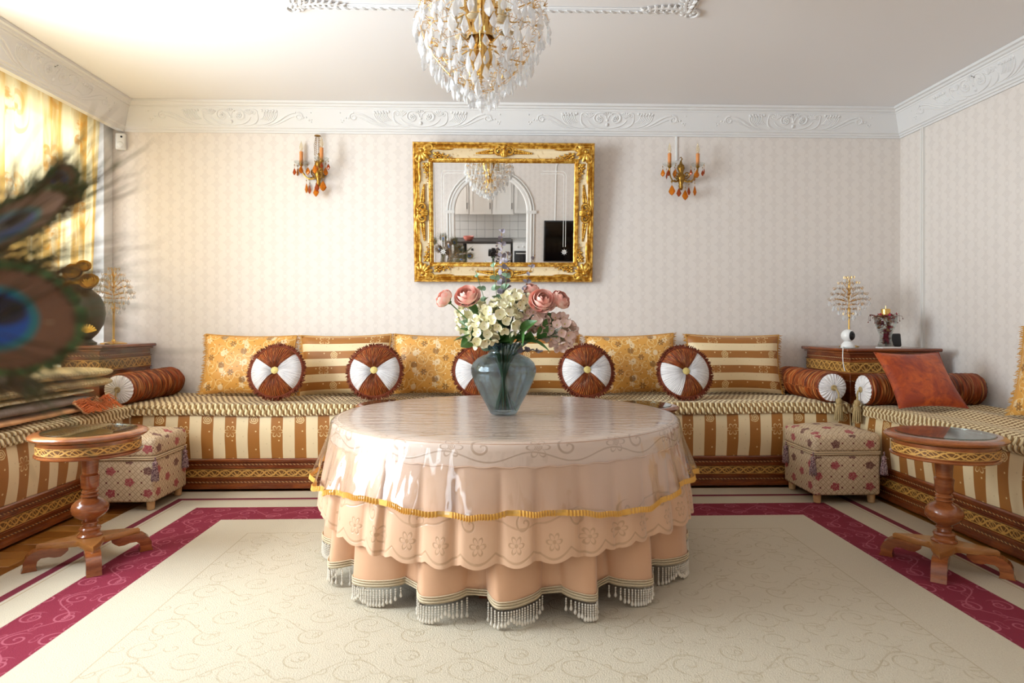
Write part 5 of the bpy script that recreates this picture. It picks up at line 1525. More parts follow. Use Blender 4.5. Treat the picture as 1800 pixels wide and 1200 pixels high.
# ------------------------------------------------------------------ chandelier
def chandelier():
    cx, cy = -0.045, 2.35
    t = thing('chandelier', 'crystal and gilt chandelier hanging from the ceiling above the table', 'chandelier', (cx, cy, ZC))
    g = MB()
    g.lathe([(0.0005, -0.04), (0.02, -0.038), (0.05, -0.02), (0.06, -0.001), (0.0005, -0.0005)], 24)
    g.tube([(0, 0, -0.03), (0, 0, -0.62)], 0.007, 8)
    for z, r in ((-0.10, .018), (-0.16, .024), (-0.22, .016)): g.sphere((0, 0, z), r, 10, 8)
    g.build('gilt_stem', MAT['brass'], t)
    b = MB()
    b.lathe([(0.050, -0.475), (0.038, -0.44), (0.040, -0.40), (0.058, -0.35), (0.054, -0.345), (0.034, -0.40), (0.032, -0.44), (0.045, -0.475)], 20, rf=lambda a, z: 1 + 0.10 * math.cos(8 * a), caps=False)
    b.lathe([(0.0005, -0.62), (0.022, -0.61), (0.030, -0.57), (0.020, -0.54), (0.034, -0.50), (0.028, -0.50), (0.0005, -0.53)], 16, rf=lambda a, z: 1 + 0.10 * math.cos(8 * a), caps=False)
    for k in range(8):
        a = 2 * PI * k / 8 + .2; p = lambda r, z: (r * math.cos(a), r * math.sin(a), z)
        b.tube([p(0.02, -0.60), p(0.04, -0.54), p(0.024, -0.48), p(0.052, -0.40), p(0.06, -0.33)], [0.003, 0.006, 0.006, 0.008, 0.004], 5)
    b.build('gilt_basket', MAT['brass'], t, sharp=50, fix=True)
    for k in range(6):
        a = 2 * PI * k / 6 + 0.3
        c = MB().lathe([(0.0005, 0), (0.011, 0.0), (0.011, 0.075), (0.0005, 0.075)], 10)
        c.lathe([(0.010, -0.006), (0.024, 0.0), (0.026, 0.004), (0.0005, 0.0)], 12)
        o = c.build('candle_sleeve', MAT['ivory'], t, (0.10 * math.cos(a), 0.10 * math.sin(a), -0.44))
        MB().lathe([(0.0005, 0.075), (0.008, 0.077), (0.013, 0.09), (0.010, 0.11), (0.003, 0.128), (0.0005, 0.135)], 10).build('bulb', MAT['clear_glass'], o)
    tiers = [(2.300, .100, 12), (2.245, .150, 16), (2.185, .195, 22), (2.130, .228, 28), (2.075, .240, 30), (2.020, .222, 30), (1.965, .190, 26), (1.922, .155, 22), (1.885, .118, 18), (1.860, .080, 13), (1.838, .045, 8),
             (2.11, .150, 16), (2.03, .145, 15), (1.955, .105, 12)]
    dm = [drop_mesh('crystal_drop', 0.050, 0.0145, MAT['crystal']), drop_mesh('crystal_drop', 0.040, 0.012, MAT['crystal'], 8), drop_mesh('crystal_drop', 0.058, 0.012, MAT['crystal'])]
    rg = random.Random(9); arms = MB(); bs = MB(); rings = MB()
    for ti, (z, r, n) in enumerate(tiers):
        rings.tube([(r * .93 * math.cos(2 * PI * k / 36), r * .93 * math.sin(2 * PI * k / 36), z - ZC + 0.004) for k in range(37)], 0.0011, 4, caps=False)
        for k in range(n):
            a = 2 * PI * (k + 0.5 * (ti % 2)) / n + rg.uniform(-.04, .04); r2 = r * rg.uniform(0.95, 1.04); zz = z - ZC + rg.uniform(-.008, .008)
            x, y = r2 * math.cos(a), r2 * math.sin(a)
            s = 1.0 if ti < 8 else 0.85
            link('crystal_drop', dm[rg.randrange(3)], t, (x, y, zz - 0.006), (rg.uniform(-.15, .15), rg.uniform(-.15, .15), a + PI / 2 + rg.uniform(-.6, .6)), scale=s * rg.uniform(1.05, 1.3))
            bs.sphere((x, y, zz), 0.0045, 5, 4)
            if ti < 11:
                q = lambda rr_, dz: (rr_ * math.cos(a), rr_ * math.sin(a), zz + dz)
                arms.tube([q(r2 * .80, 0.012), q(r2 * .88, 0.030), q(r2 * .97, 0.028), q(r2 * 1.0, 0.006)], [0.0008, 0.0014, 0.0013, 0.0008], 4)
                if k % 3 == 0:
                    for j in range(3):
                        e = a + (j - 1) * 0.10; arms.tube([q(r2 * .97, 0.012), (r2 * 1.03 * math.cos(e), r2 * 1.03 * math.sin(e), zz + 0.020)], [0.0024, 0.0010], 4)
    for k in range(8):
        a = 2 * PI * k / 8
        pts = [(r * .93 * math.cos(a), r * .93 * math.sin(a), z - ZC + .004) for z, r, n in tiers[:11]]
        rings.tube([(0.005 * math.cos(a), 0.005 * math.sin(a), -0.16)] + pts + [(0.005 * math.cos(a), 0.005 * math.sin(a), -0.665)], 0.0011, 4)
    for (a0, r0, z0), (r1, z1) in (((0, .02, -.17), (.10, -.20)), ((0, .03, -.36), (.215, -.37)), ((0, .03, -.5), (.18, -.53))):
        for k in range(8):
            a = 2 * PI * k / 8 + .39
            arms.tube([(r0 * math.cos(a), r0 * math.sin(a), z0), ((r0 + r1) / 2 * math.cos(a), (r0 + r1) / 2 * math.sin(a), z0 - .03), (r1 * math.cos(a), r1 * math.sin(a), z1)], [0.003, 0.003, 0.002], 5)
    arms.build('gilt_scrolls', MAT['brass'], t, kind='stuff'); rings.build('gilt_hoops', MAT['brass'], t); bs.build('crystal_buttons', MAT['crystal'], t, kind='stuff')
    link('crystal_drop', MB().sphere((0, 0, -0.022), 0.019, 8, 6, (1, 1, 1.1)).mesh('crystal_drop', MAT['crystal'], 10), t, (0, 0, -0.685))
chandelier()

# ------------------------------------------------------------------ wall sconces
def sconce(label, x, z, rz, crown=False):
    t = thing('wall_sconce', label, 'wall lamp', (x, 4.498, z), rz)
    b = MB()
    b.lathe([(0.0005, -0.085), (0.010, -0.08), (0.016, -0.06), (0.012, -0.045), (0.022, -0.02), (0.030, 0.0), (0.027, 0.02), (0.014, 0.035), (0.018, 0.05), (0.026, 0.07), (0.022, 0.09), (0.010, 0.10), (0.006, 0.12), (0.0005, 0.125)], 14, (0, -0.035, 0), rf=lambda a, z: 1 + 0.12 * math.cos(7 * a + z * 90))
    b.tube([(0, 0, 0.0), (0, -0.035, 0.0)], 0.012, 8); b.lathe([(0.0005, 0), (0.028, 0.0), (0.022, 0.006), (0.0005, 0.008)], 16)
    b.tube(spiral(0, 0.13, 0.014, 0.003, R(-90), 1.1, 12), 0.004, 5) if False else None
    b.tube([(0, -0.035, 0.12), (0.008, -0.035, 0.135), (0.0, -0.035, 0.148), (-0.010, -0.035, 0.140)], [0.005, 0.005, 0.004, 0.002], 5)
    for s in (-1, 1):
        b.tube(bez((0, -0.04, 0.0), (s * 0.05, -0.05, -0.06), (s * 0.10, -0.09, -0.02), (s * 0.098, -0.10, 0.055), 12), taper(12, .007, .005, .006), 6)
        b.tube([(s * q[0], -0.05, q[1]) for q in [(p[0], p[1]) for p in spiral(0.035, 0.02, 0.024, 0.006, R(-90), 1.2, 12)]], 0.0045, 5)
        for k in range(3): b.sphere((s * (0.03 + 0.02 * k), -0.055, -0.015 - 0.006 * k), 0.008, 5, 4)
        b.lathe([(0.004, 0.055), (0.012, 0.06), (0.015, 0.072), (0.010, 0.075)], 10, (s * 0.098, -0.10, 0))
    b.build('bronze_body', MAT['bronze'], t, sharp=60, fix=True)
    kit = [drop_mesh('amber_drop', 0.064, 0.021, MAT['amber'], 6, 0.4), drop_mesh('amber_drop', 0.052, 0.015, MAT['amber_red'], 6, 0.45)]
    wires = MB()
    def hang(x_, y_, z_, k, L, s=1.0, rot=0.0):
        wires.tube([(x_, y_, z_), (x_, y_, z_ - L)], 0.0010, 4)
        wires.sphere((x_, y_, z_ - L * 0.5), 0.004, 6, 4)
        link('amber_drop', kit[k], t, (x_, y_, z_ - L), (0, 0, rot), scale=s)
    for s in (-1, 1):
        ax = s * 0.098
        MB().lathe([(0.010, 0.068), (0.022, 0.066), (0.040, 0.074), (0.048, 0.086), (0.046, 0.087), (0.036, 0.078), (0.020, 0.071), (0.010, 0.072)], 24, rf=lambda a, z: 1 + (0.06 * math.cos(10 * a) if z > 0.075 else 0), caps=False).build('glass_drip_pan', MAT['clear_glass'], t, (ax, -0.10, 0))
        c = MB().lathe([(0.0005, 0.07), (0.0115, 0.07), (0.0125, 0.14), (0.0125, 0.155), (0.009, 0.157), (0.0005, 0.157)], 12, rf=lambda a, z: 1 + 0.04 * math.cos(5 * a + z * 60))
        c.build('candle_sleeve', MAT['candle'], t, (ax, -0.10, 0))
        MB().lathe([(0.0005, 0.157), (0.007, 0.160), (0.012, 0.175), (0.0125, 0.187), (0.009, 0.205), (0.003, 0.222), (0.0005, 0.232)], 12).build('bulb', MAT['bulb'], t, (ax, -0.10, 0))
        for k in range(5):
            a = 2 * PI * k / 5 + 0.5; r = 0.046
            hang(ax + r * math.cos(a), -0.10 + r * math.sin(a), 0.080, (k + (s > 0)) % 2, 0.030 + 0.012 * (k % 2), 0.85 + 0.1 * (k % 2), rot=a * 0.8)
    for k, (dx, dz, kk) in enumerate(((-0.075, -0.055, 0), (-0.030, -0.080, 1), (0.018, -0.088, 0), (0.040, -0.070, 1), (0.085, -0.058, 0))):
        hang(dx, -0.075 - 0.012 * (k % 2), dz + 0.03, kk, 0.03, 1.15, rot=-0.5 + 0.35 * k)
    if crown:
        for k in range(6):
            a = 2 * PI * k / 6
            wires.tube([(0.010 * math.cos(a), -0.045 + 0.010 * math.sin(a), 0.262), (0.024 * math.cos(a), -0.045 + 0.024 * math.sin(a), 0.20), (0.018 * math.cos(a), -0.045 + 0.018 * math.sin(a), 0.12)], 0.0013, 4)
            bead_strand(wires, (0.012 * math.cos(a), -0.045 + 0.012 * math.sin(a), 0.255), (0.022 * math.cos(a), -0.045 + 0.022 * math.sin(a), 0.13), 9, 0.0030)
        wires.lathe([(0.004, 0.258), (0.022, 0.262), (0.020, 0.268), (0.004, 0.270)], 10, (0, -0.045, 0))
    wires.build('pendant_wires', MAT['bronze'], t)
MAT['bulb'] = clear('candle_bulb', (0.98, 0.93, 0.82, 1), 0.5, 0.02, 1.3, body=0.25, body_col=(0.9, 0.78, 0.6, 1))
sconce('left wall sconce, turned, with tall beaded crown and amber pendants', -1.185, 2.020, R(-32), True)
sconce('right wall sconce with two candle bulbs and amber pendants below a conduit', 1.313, 2.010, R(0), False)
o = MB().box(-0.006, -0.008, 0, 0.006, 0, 0.175).build('cable_conduit', MAT['white_plastic'], None, (1.290, 4.499, 2.140)); tag(o, 'thin white cable conduit running from cornice to the right sconce', 'conduit')

# ------------------------------------------------------------------ things on the corner cabinets
def crystal_lamp(label, x, y, z, h=0.42, seed=0, base_r=0.06):
    t = thing('crystal_lamp', label, 'lamp', (x, y, z))
    MB().lathe([(0.0005, 0), (base_r, 0), (base_r, 0.006), (base_r * .7, 0.012), (0.014, 0.018), (0.008, 0.03), (0.0005, 0.03)], 24).build('lamp_base', MAT['brass'], t)
    s = MB().lathe([(0.0005, 0.02), (0.006, 0.02), (0.006, h * 0.42), (0.009, h * 0.43), (0.009, h * 0.56), (0.003, h * .58), (0.003, h * 0.97), (0.0005, h * .9)], 10)
    s.build('lamp_stem', MAT['brass'], t, sharp=30)
    rg = random.Random(seed); w = MB(); dm = drop_mesh('crystal_drop', 0.036, 0.010, MAT['crystal'])
    for ti, (zf, r, n) in enumerate(((0.99, 0.032, 8), (0.91, 0.062, 12), (0.83, 0.088, 16), (0.75, 0.112, 18), (0.67, 0.116, 18), (0.60, 0.095, 15), (0.53, 0.066, 12), (0.46, 0.035, 7))):
        for k in range(n):
            a = 2 * PI * (k + .5 * (ti % 2)) / n + rg.uniform(-.1, .1); rr_ = r * rg.uniform(.85, 1.05); zz = h * zf
            p = lambda f, dz: (rr_ * f * math.cos(a), rr_ * f * math.sin(a), zz + dz)
            w.tube([(0, 0, h * 0.62 + (zz - h * .62) * 0.6), p(.5, 0.008), p(.85, 0.016), p(1.0, 0.002)], 0.0012, 4)
            w.tube([p(1.0, 0.002), p(1.08, 0.014), p(.98, 0.020)], 0.0010, 4)
            link('crystal_drop', dm, t, p(1.0, 0.0), (0, 0, a), scale=rg.uniform(.8, 1.1))
    w.build('wire_branches', MAT['brass'], t)
crystal_lamp('small gilt crystal lamp behind the security camera on the right cabinet', 2.36, 4.20, 0.8385, 0.455, 1)
crystal_lamp('small gilt crystal lamp on the left cabinet, seen through feathers', -2.43, 4.19, 0.8625, 0.475, 2, base_r=0.075)
def security_camera():
    t = thing('security_camera', 'white indoor security camera with black lens face on the right cabinet', 'camera', (2.232, 3.985, 0.8385), R(0))
    MB().lathe([(0.0005, 0), (0.040, 0.0), (0.042, 0.006), (0.036, 0.026), (0.026, 0.036), (0.022, 0.042), (0.0005, 0.044)], 28).build('camera_base', MAT['white_plastic'], t)
    MB().sphere((0, 0, 0.078), 0.040, 20, 14).build('camera_head', MAT['white_plastic'], t)
    f = MB().quadgrid(lambda u, v: (0.023 * v ** .9 * math.cos(2 * PI * u) + 0.010, -math.sqrt(max(1e-6, 0.0412 ** 2 - (0.023 * v ** .9 * math.cos(2 * PI * u) + 0.010) ** 2 - (0.029 * v ** .9 * math.sin(2 * PI * u)) ** 2)), 0.078 + 0.029 * v ** .9 * math.sin(2 * PI * u)), 24, 5, cu=True)
    f.build('black_face', MAT['black'], t, sharp=None)
    MB().sphere((0.012, -0.042, 0.088), 0.007, 10, 8).build('lens', MAT['lens'], t)
    MB().lathe([(0.0005, -0.0), (0.060, 0.0), (0.058, 0.003), (0.0005, 0.003)], 24).build('glass_coaster', MAT['green_glass'], t, (0, 0, -0.0))
    return t
MAT['lens'] = material('lens', '#050507', 0.05)
security_camera()
cb = MB().tube(bez((2.25, 4.03, 0.8435), (2.22, 4.06, 0.845), (2.20, 3.99, 0.846), (2.168, 3.93, 0.846), 10) + bez((2.160, 3.91, 0.842), (2.146, 3.89, 0.80), (2.150, 3.90, 0.75), (2.162, 3.893, 0.700), 10), 0.0028, 6).build('power_cable', MAT['white_plastic'])
tag(cb, 'white power cable hanging over the right cabinet edge', 'cable')
def potpourri():
    t = thing('potpourri_vase', 'flared clear glass vase with red potpourri and gold candle on right cabinet', 'vase', (2.545, 4.10, 0.8385))
    prof = [(0.0005, 0.0), (0.048, 0.0), (0.050, 0.004), (0.044, 0.02), (0.034, 0.05), (0.034, 0.075), (0.050, 0.115), (0.064, 0.16), (0.071, 0.205), (0.069, 0.205), (0.061, 0.16), (0.047, 0.115), (0.031, 0.076), (0.031, 0.05), (0.040, 0.02), (0.042, 0.012), (0.0005, 0.012)]
    MB().lathe(prof, 40, caps=False).build('glass_body', MAT['clear_glass'], t, sharp=None, fix=True)
    rg = random.Random(2); cols = [MAT['potA'], MAT['potB'], MAT['potC']]; mm = [MB(), MB(), MB()]
    for k in range(170):
        z = rg.uniform(0.02, 0.215); rm = np.interp(z, [0.012, 0.05, 0.076, 0.115, 0.16, 0.205, 0.23], [0.036, 0.025, 0.025, 0.040, 0.054, 0.066, 0.060])
        a = rg.uniform(0, 2 * PI); r = rm * math.sqrt(rg.random()); c = Vector((r * math.cos(a), r * math.sin(a), z + 0.006))
        q = 0 if z < 0.10 and rg.random() < .7 else rg.randrange(3)
        p = petal_mb(0.022, 0.009, 0.005, 0.003)
        M = Matrix.Translation(c) @ Matrix.Rotation(rg.uniform(0, 6), 4, 'Z') @ Matrix.Rotation(rg.uniform(-1.5, 1.5), 4, 'X') @ Matrix.Translation((0, -0.011, 0))
        mm[q].add(p, M)
    for q in range(3): mm[q].build('potpourri', cols[q], t, sharp=None, kind='stuff')
    tw = MB()
    for k in range(12):
        a = rg.uniform(-.6, .6) + (0 if k % 2 else PI); l = rg.uniform(.03, .06)
        p0 = (0.062 * math.cos(a), 0.062 * math.sin(a), 0.208); p1 = (p0[0] + l * math.cos(a) * .7, p0[1] + l * .4 * math.sin(a), 0.215 - rg.uniform(-.01, .02)); p2 = (p1[0] + .006 * math.cos(a), p1[1], p1[2] - rg.uniform(.0, .05))
        tw.tube([p0, p1, p2], 0.0012, 4); tw.sphere(p2, 0.004, 5, 4)
    tw.build('twigs', MAT['potB'], t)
    MB().lathe([(0.0005, 0.20), (0.028, 0.20), (0.028, 0.246), (0.024, 0.250), (0.0005, 0.247)], 20).add(MB().tube([(0, 0, 0.246), (0.001, 0, 0.270)], 0.0015, 4)).build('gold_candle', MAT['brass'], t)
MAT['potA'] = material('red_petals', '#a5173a', 0.6); MAT['potB'] = material('brown_petals', '#6a2a1c', 0.7); MAT['potC'] = material('tan_petals', '#c9905e', 0.7)
potpourri()
o = rbox(-0.055, -0.010, 0.0, 0.055, 0.010, 0.088, 0.008, 2).build('black_speaker', MAT['black'], None, (2.668, 4.215, 0.8395), (R(-8), 0, 0)); tag(o, 'small black box leaning behind the potpourri vase on right cabinet', 'box')
o = MB().box(-0.055, -0.04, 0, 0.055, 0.04, 0.007).add(MB().tube([(-0.055 + 0.01 * k, -0.04, 0.0035) for k in range(12)], 0.004, 5)).build('white_notepad', MAT['white_plastic'], None, (2.470, 3.955, 0.8385)); tag(o, 'thin white spiral pad lying in front of the potpourri vase', 'notepad')

def gold_ornament():
    t = thing('flower_ornament', 'dark globe ornament topped with gold roses and a scallop on left cabinet', 'ornament', (-2.50, 3.99, 0.8625))
    MB().lathe([(0.0005, 0), (0.075, 0.0), (0.080, 0.012), (0.06, 0.025), (0.05, 0.035), (0.085, 0.07), (0.118, 0.13), (0.128, 0.19), (0.120, 0.25), (0.095, 0.30), (0.06, 0.33), (0.05, 0.34), (0.062, 0.355), (0.055, 0.37), (0.0005, 0.37)], 36, rf=lambda a, z: 0.95).build('dark_globe', MAT['globe'], t)
    rg = random.Random(5)
    def gr(x, y, z, s):
        me = rose_bloom(s, 0.7); o = me.build('gold_rose', MAT['gilt_resin'], t, (x, y, z), (R(60), 0, R(rg.uniform(-30, 30))), sharp=None)
    gr(-0.02, -0.045, 0.43, 1.5); gr(0.075, -0.05, 0.375, 1.4); gr(-0.08, -0.05, 0.37, 1.2); gr(0.02, -0.02, 0.47, 1.1)
    l = MB()
    for k in range(9):
        a = 2 * PI * k / 9; l.add(petal_mb(0.075, 0.024, 0.01, 0.01), Matrix.Translation((0, -0.02, 0.36)) @ Matrix.Rotation(a, 4, 'Z') @ Matrix.Rotation(R(15), 4, 'X') @ Matrix.Translation((0, 0.02, 0)))
    l.build('gilt_leaves', MAT['gilt_resin'], t, sharp=None)
    s = MB()
    for k in range(9):
        a = R(20 + 17.5 * k); s.tube([(0, 0, 0), (0.028 * math.cos(a), -0.012, 0.028 * math.sin(a)), (0.05 * math.cos(a), -0.002, 0.05 * math.sin(a))], [0.003, 0.006, 0.006], 5)
    s.build('gold_scallop', MAT['gilt_resin'], t, (0.085, -0.098, 0.075), (0, 0, R(35)))
MAT['globe'] = material('dark_bronze_globe', '#4c4432', 0.3, 0.4)
gold_ornament()
def sensor():
    t = thing('motion_sensor', 'small white motion sensor on the back wall in left corner', 'sensor', (-2.555, 4.499, 2.18), R(18))
    rbox(-0.032, -0.042, 0.0, 0.032, 0, 0.115, 0.012, 3).build('sensor_housing', MAT['white_plastic'], t)
    MB().sphere((0, -0.040, 0.035), 0.022, 12, 8, (1, .4, 1)).build('sensor_lens', MAT['white_plastic'], t)
    MB().sphere((0.006, -0.042, 0.088), 0.007, 8, 6).build('sensor_eye', MAT['black'], t)
sensor()

# ------------------------------------------------------------------ peacock feathers in a tall vase at the left of the viewer
def f_eye(T):
    x, y, z = T.ob()
    ax = x / 0.046; az = z / 0.036
    r = T.hyp(ax, az); n = T.noise(140, 2, T.vec(x * 0.25, 0.0, z)) - 0.5
    r = r + n * 0.07
    bx = (x + 0.006) / 0.026; bz = z / 0.021; rb = T.hyp(bx, bz) + n * 0.06
    dk = T.hyp((x + 0.004) / 0.019, (z - 0.005) / 0.011) + n * 0.1
    c = T.mix(T.step(r, 0.84, 0.93), lin('#7d5330'), lin('#4f7a3a'))
    c = T.mix(T.step(r, 0.97, 1.06), c, lin('#8a6a40'))
    c = T.mix(1 - T.step(rb, 0.92, 1.06), c, lin('#157a80'))
    c = T.mix(1 - T.step(rb, 0.72, 0.86), c, lin('#0d4fae'))
    c = T.mix((1 - T.step(dk, 0.75, 1.0)), c, lin('#1b0f26'))
    return dict(color=c, rough=0.35)
MAT['eye'] = material('feather_eye', rough=0.4, fn=f_eye, Sheen_Weight=0.3)
MAT['barb'] = material('feather_barbs', rough=0.5, fn=lambda T: dict(color=T.mix(T.step(T.noise(60, 2), 0.4, 0.62), lin('#6b5334'), lin('#4b5f2c'))))
MAT['barb_tan'] = material('tan_feather_barbs', rough=0.5, fn=lambda T: dict(color=T.mix(T.step(T.noise(60, 2), 0.4, 0.62), lin('#8a6a48'), lin('#5a4930'))))
MAT['shaft'] = material('feather_shaft', '#b59a72', 0.5)
FV = Vector((-0.78, 0.36, 0.66))     # mouth of the vase
def feather(label, tip, ang, yaw, seed, s=1.0, loose=1.0, tilt=0, barb='barb', thick=1.0):
    """tip = centre of the eye; local x points outward along the feather, local -y faces the viewer"""
    Mx = Matrix.Translation(tip) @ Matrix.Rotation(R(yaw), 4, 'Z') @ Matrix.Rotation(-R(ang), 4, 'Y') @ Matrix.Rotation(R(tilt), 4, 'X')
    t = thing('peacock_feather', label, 'feather', tip)
    t.rotation_euler = Mx.to_euler(); t.scale = (s, s, s)
    rg = random.Random(seed)
    M = Matrix.LocRotScale(Vector(tip), Mx.to_quaternion(), Vector((s, s, s))); I = M.inverted()
    root = I @ (FV + Vector((rg.uniform(-.02, .02), rg.uniform(-.02, .02), -0.25))); mouth = I @ FV
    pts = bez(tuple(root), tuple(mouth), (-0.22, 0, -0.005), (0.028, 0, 0), 26)
    MB().tube(pts, [0.0022 - 0.0017 * k / 26 for k in range(27)], 5).build('shaft', MAT['shaft'], t)
    # eye: a thin slightly cupped vane
    def ev(u, v):
        a = 2 * PI * u; k = 1 + 0.05 * math.sin(31 * a) * v + 0.04 * math.sin(13 * a) * v
        x = 0.047 * v * math.cos(a) * k; z = 0.037 * v * math.sin(a) * k
        return (x, -0.0012 + 3.0 * (x * x + z * z) * 0.5, z)
    m = MB().quadgrid(ev, 72, 8, cu=True); m.add(MB().quadgrid(lambda u, v: tuple(c + (0.0005 if i == 1 else 0) for i, c in enumerate(ev(1 - u, v))), 72, 8, cu=True))
    m.build('eye', MAT['eye'], t, sharp=None)
    b = MB()
    def barb_(p, d, L, droop, r):
        p = Vector(p); d = Vector(d).normalized(); q = Vector((d.z, 0, -d.x))
        pts = []
        for k in range(7):
            f = k / 6; pts.append(p + d * L * f + q * droop * L * f * f + Vector((0, rg.uniform(-.002, .002) * f + 0.01 * f * f * math.sin(seed), 0)))
        r *= thick; b.tube(pts, [r, r, r, r * .9, r * .8, r * .6, r * .3], 3, caps=False, flat=0.5)
    # rim barbs that carry the eye and run past it
    for k in range(int(150 * loose)):
        a = rg.uniform(-2.3, 2.3); r0 = 0.85
        p = (0.045 * r0 * math.cos(a), rg.uniform(-.001, .003), 0.036 * r0 * math.sin(a))
        dirx = 0.75 + 0.5 * math.cos(a); dz = math.sin(a) * 0.75
        barb_(p, (dirx, rg.uniform(-.12, .12), dz + rg.uniform(-.12, .12)), rg.uniform(0.02, 0.05) if rg.random() < .9 else rg.uniform(.06, .10), rg.uniform(-.25, .3) * (1 if a > 0 else -1), rg.uniform(.0004, .0008))
    # side barbs down the shaft
    n = int(230 * loose)
    for k in range(n):
        f = k / n; i = f * 14 + 11; j = min(25, int(i)); p = Vector(pts[j]).lerp(Vector(pts[min(26, j + 1)]), i - int(i))
        dvec = (Vector(pts[min(26, j + 1)]) - Vector(pts[j])).normalized(); up = Vector((-dvec.z, 0, dvec.x)); sg = 1 if k % 2 else -1
        L = (0.055 + 0.045 * f) * rg.uniform(.7, 1.2)
        barb_(p, dvec * 0.9 + up * sg * rg.uniform(.45, .8) + Vector((0, rg.uniform(-.2, .2), 0)), L, rg.uniform(.05, .35) * sg, rg.uniform(.0004, .0008))
    b.build('barbs', MAT[barb], t, kind='stuff', sharp=None)
    return t
feather('large peacock feather with blue eye pointing right at the left picture edge', (-0.3075, 0.415, 0.984), -4, 6, 1, 1.0, 1.3)
feather('peacock feather slanting up right with a dark blue edge', (-0.335, 0.46, 1.052), 36, 38, 2, 0.95, 0.9, tilt=72)
feather('brown peacock feather just above the large blue eye', (-0.40, 0.50, 1.020), 6, 20, 3, 1.0, 0.8, tilt=80, barb='barb_tan')
feather('small dark peacock feather tip rising before the curtain', (-0.395, 0.60, 1.115), 30, 10, 4, 0.35, 1.2)
feather('wispy peacock feather low at the left edge under the large eye', (-0.41, 0.50, 0.945), -12, 25, 5, 0.9, 0.8, tilt=70)
feather('peacock feather curving back toward the viewer above the vase', (-0.52, 0.27, 1.15), 55, 160, 6, 1.0, 1.3, thick=2.6)
feather('peacock feather standing nearly upright in the tall vase', (-0.66, 0.30, 1.20), 75, 190, 7, 1.0, 1.3, thick=2.6)
feather('peacock feather leaning toward the window side of the vase', (-0.80, 0.30, 1.15), 110, 185, 8, 1.0, 1.3, thick=2.6)
feather('peacock feather drooping over the front of the vase', (-0.45, 0.22, 1.05), 30, 170, 9, 1.0, 1.3, thick=2.6)
feather('peacock feather with long brown barbs behind the others', (-0.58, 0.45, 1.12), 60, 200, 10, 1.0, 1.3, thick=2.6, barb='barb_tan')
feather('peacock feather bending low toward the kitchen arch side', (-0.72, 0.18, 1.04), 30, 200, 11, 1.0, 1.3, barb='barb_tan', thick=2.6)
feather('short brown peacock feather in the middle of the vase bunch', (-0.60, 0.20, 1.00), 50, 175, 12, 1.0, 1.3, barb='barb_tan', thick=2.6)
feather('brown peacock feather low on the room side of the bunch', (-0.47, 0.30, 0.98), 25, 170, 13, 1.0, 1.3, barb='barb_tan', thick=2.6)
def feather_vase():
    t = thing('floor_vase', 'tall dark ceramic floor vase holding the peacock feathers', 'vase', (FV.x, FV.y, 0.0125))
    MB().lathe([(0.0005, 0), (0.075, 0.0), (0.085, 0.02), (0.11, 0.15), (0.13, 0.30), (0.115, 0.45), (0.07, 0.55), (0.055, 0.60), (0.062, 0.64), (0.075, 0.655), (0.070, 0.655), (0.050, 0.60), (0.060, 0.55), (0.10, 0.45), (0.115, 0.30), (0.07, 0.03), (0.0005, 0.03)], 40, caps=False).build('vase_body', material('dark_glaze', '#33261c', 0.25), t, sharp=None, fix=True)
feather_vase()

# ------------------------------------------------------------------ the photographer's camera and tripod
def photo_camera():
    t = thing('tripod', 'black tripod standing behind the viewpoint, seen in the mirror', 'tripod', (0.0, -0.115, 0.0125))
    for k in range(3):
        a = R(90 + 120 * k + 180)
        MB().tube([(0.02 * math.cos(a), 0.02 * math.sin(a), 0.80), (0.16 * math.cos(a), 0.16 * math.sin(a), 0.42), (0.30 * math.cos(a), 0.30 * math.sin(a), 0.010)], [0.014, 0.012, 0.009], 8).build('leg', MAT['black'], t)
    MB().lathe([(0.0005, 0.76), (0.03, 0.76), (0.03, 0.82), (0.016, 0.83), (0.016, 0.88), (0.032, 0.885), (0.032, 0.905), (0.0005, 0.905)], 16).build('tripod_head', MAT['black'], t)
    c = thing('photo_camera', 'black camera on the tripod, seen in the mirror', 'camera', (0.0, -0.115, 0.9185))
    rbox(-0.07, -0.03, 0.0, 0.07, 0.03, 0.085, 0.008, 2).build('camera_body', MAT['black'], c)
    rbox(-0.025, -0.025, 0.08, 0.025, 0.025, 0.115, 0.008, 2).build('viewfinder_hump', MAT['black'], c)
    MB().lathe([(0.0005, 0.0), (0.036, 0.0), (0.038, 0.05), (0.035, 0.07), (0.028, 0.07), (0.022, 0.058), (0.0005, 0.055)], 24).build('lens_barrel', MAT['black'], c, (0, 0.028, 0.045), (R(-90), 0, 0))
photo_camera()

